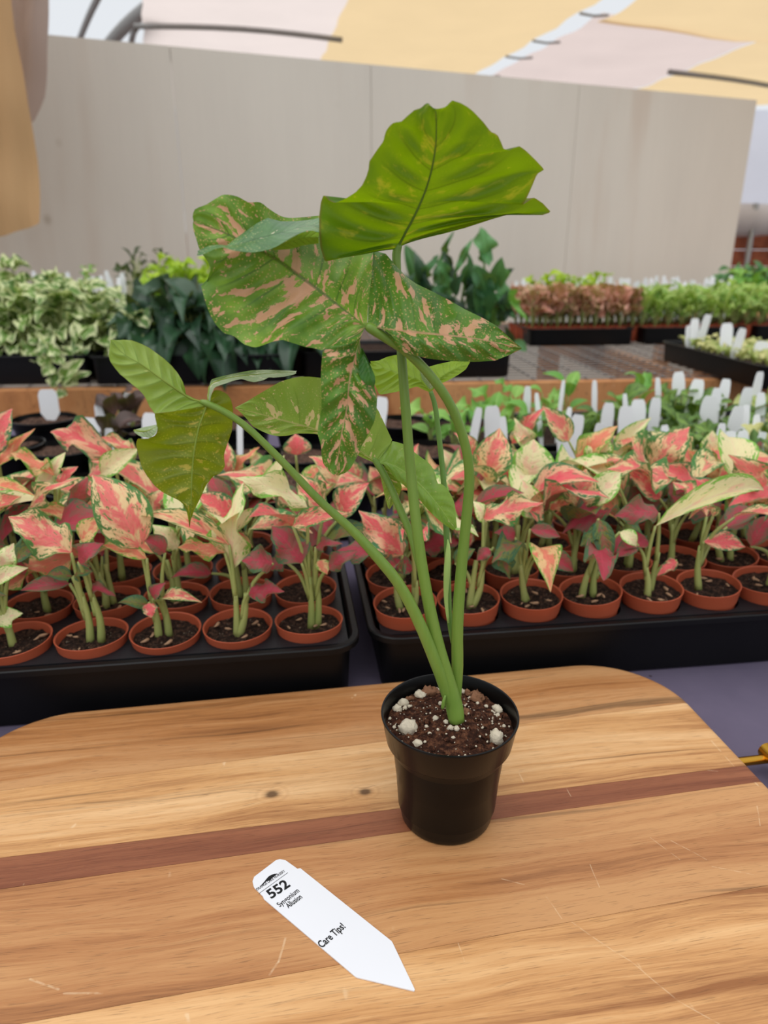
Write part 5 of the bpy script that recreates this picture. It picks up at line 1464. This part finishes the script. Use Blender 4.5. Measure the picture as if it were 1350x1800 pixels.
# lengthwise tray at the right with tags
a, b = on_z(1155, 597, 0.12), on_z(1350, 645, 0.12)
ex_ = (a-b).normalized(); yaw_ = math.atan2(ex_.y, ex_.x)
nrm_ = Vector((ex_.y, -ex_.x, 0)); L_ = 0.56
cc = b.lerp(a, 0.5) + nrm_*0.135
small_tray('bench_tray', (cc.x, cc.y, BTOP), yaw_, L_, 0.27, 0.06, 'black tray set lengthwise at the right with cream rosettes and tags', 'black trays on the wire bench')
i = 0
for si, s in enumerate((-0.22, -0.16, -0.10, -0.04, 0.02, 0.08, 0.14, 0.2)):
    for wi, w in enumerate((-0.085, -0.03, 0.03, 0.085)):
        p = cc + ex_*s + nrm_*w
        sprout((p.x, p.y, BTOP+0.046), f'cream rosette in the lengthwise tray, {nth(si+1)} from the near end, {nth(wi+1)} across', 'plant', 'cream rosettes', 'yellowgreen', 6, 0.03, 0.8, 0.02, name='cream_rosette', upbias=0.35)
for px, py, w, lab in ((1224,560,19,'white tag, leftmost pair in the lengthwise tray, shorter'),(1245,552,17,'white tag, leftmost pair in the lengthwise tray, taller'),(1281,568,22,'leaning white tag in the middle of the lengthwise tray'),(1307,576,19,'upright white tag towards the near end of the lengthwise tray'),(1342,600,26,'white tag at the right picture edge in the lengthwise tray'),(1212,572,14,'small white tag at the far end of the lengthwise tray')):
    white_tag(px, py, w, 2.24 if px < 1260 else (2.12 if px < 1290 else 1.98), BTOP+0.04, lab, None)
# far tags and plants
for i in range(46):
    px = 905+ i*8.4 + rnd.uniform(-3, 3)
    white_tag(px, 490+rnd.uniform(-6, 10), 9, 3.25+rnd.uniform(-0.1, 0.15), BTOP, f'white plant tag in the far row before the partition, {nth(i+1)} from the left', 'white tags in the far row')
for i in range(10):
    px = 945+i*12
    p = on_y(px, 492, 3.2)
    sprout((p.x, 3.2, BTOP+0.03), f'yellow-green young plant in the far row, {nth(i+1)} from the left', 'plant', 'far yellow-green plants', 'lime', 6, 0.07, 0.5, max(0.05, p.z-BTOP-0.03), name='far_young_plant', upbias=0.3)
# second, farther bench at the right end
fb = thing('far_bench', 'farther timber bench past the right end of the partition', 'bench', (2.6, 4.3, FLOOR_Z))
put('tabletop', box('tabletop', 1.75, 3.9, 3.95, 4.75, -0.02, 0.03, 0.003), rail, fb)
for x in (1.8, 3.8):
    for y in (4.0, 4.65):
        put('leg', box('leg', x-0.04, x+0.04, y-0.0, y+0.08, FLOOR_Z, -0.02, 0.003), rail, fb)
for i, (px, zt, Y) in enumerate(((1288,470,4.3),(1312,466,4.35),(1340,470,4.3),(1300,485,4.1),(1330,488,4.1),(1355,485,4.15))):
    bush(px, 0, Y, zt, ['broad','broad','broad','fresh','fresh','broad'][i], 30, 0.10, 0.5, ['leafy green plant at the partition end, far bench', 'leafy green plant below the red-brown boards, far bench', 'leafy green plant at the right picture edge, far bench, back', 'lighter green plant on the far bench, front left', 'lighter green plant on the far bench, front centre', 'leafy green plant at the right picture edge, far bench, front'][i], 'plant', 'plants on the far bench', 0.12, 'leafy_plant', 0.2, False, 0.035)
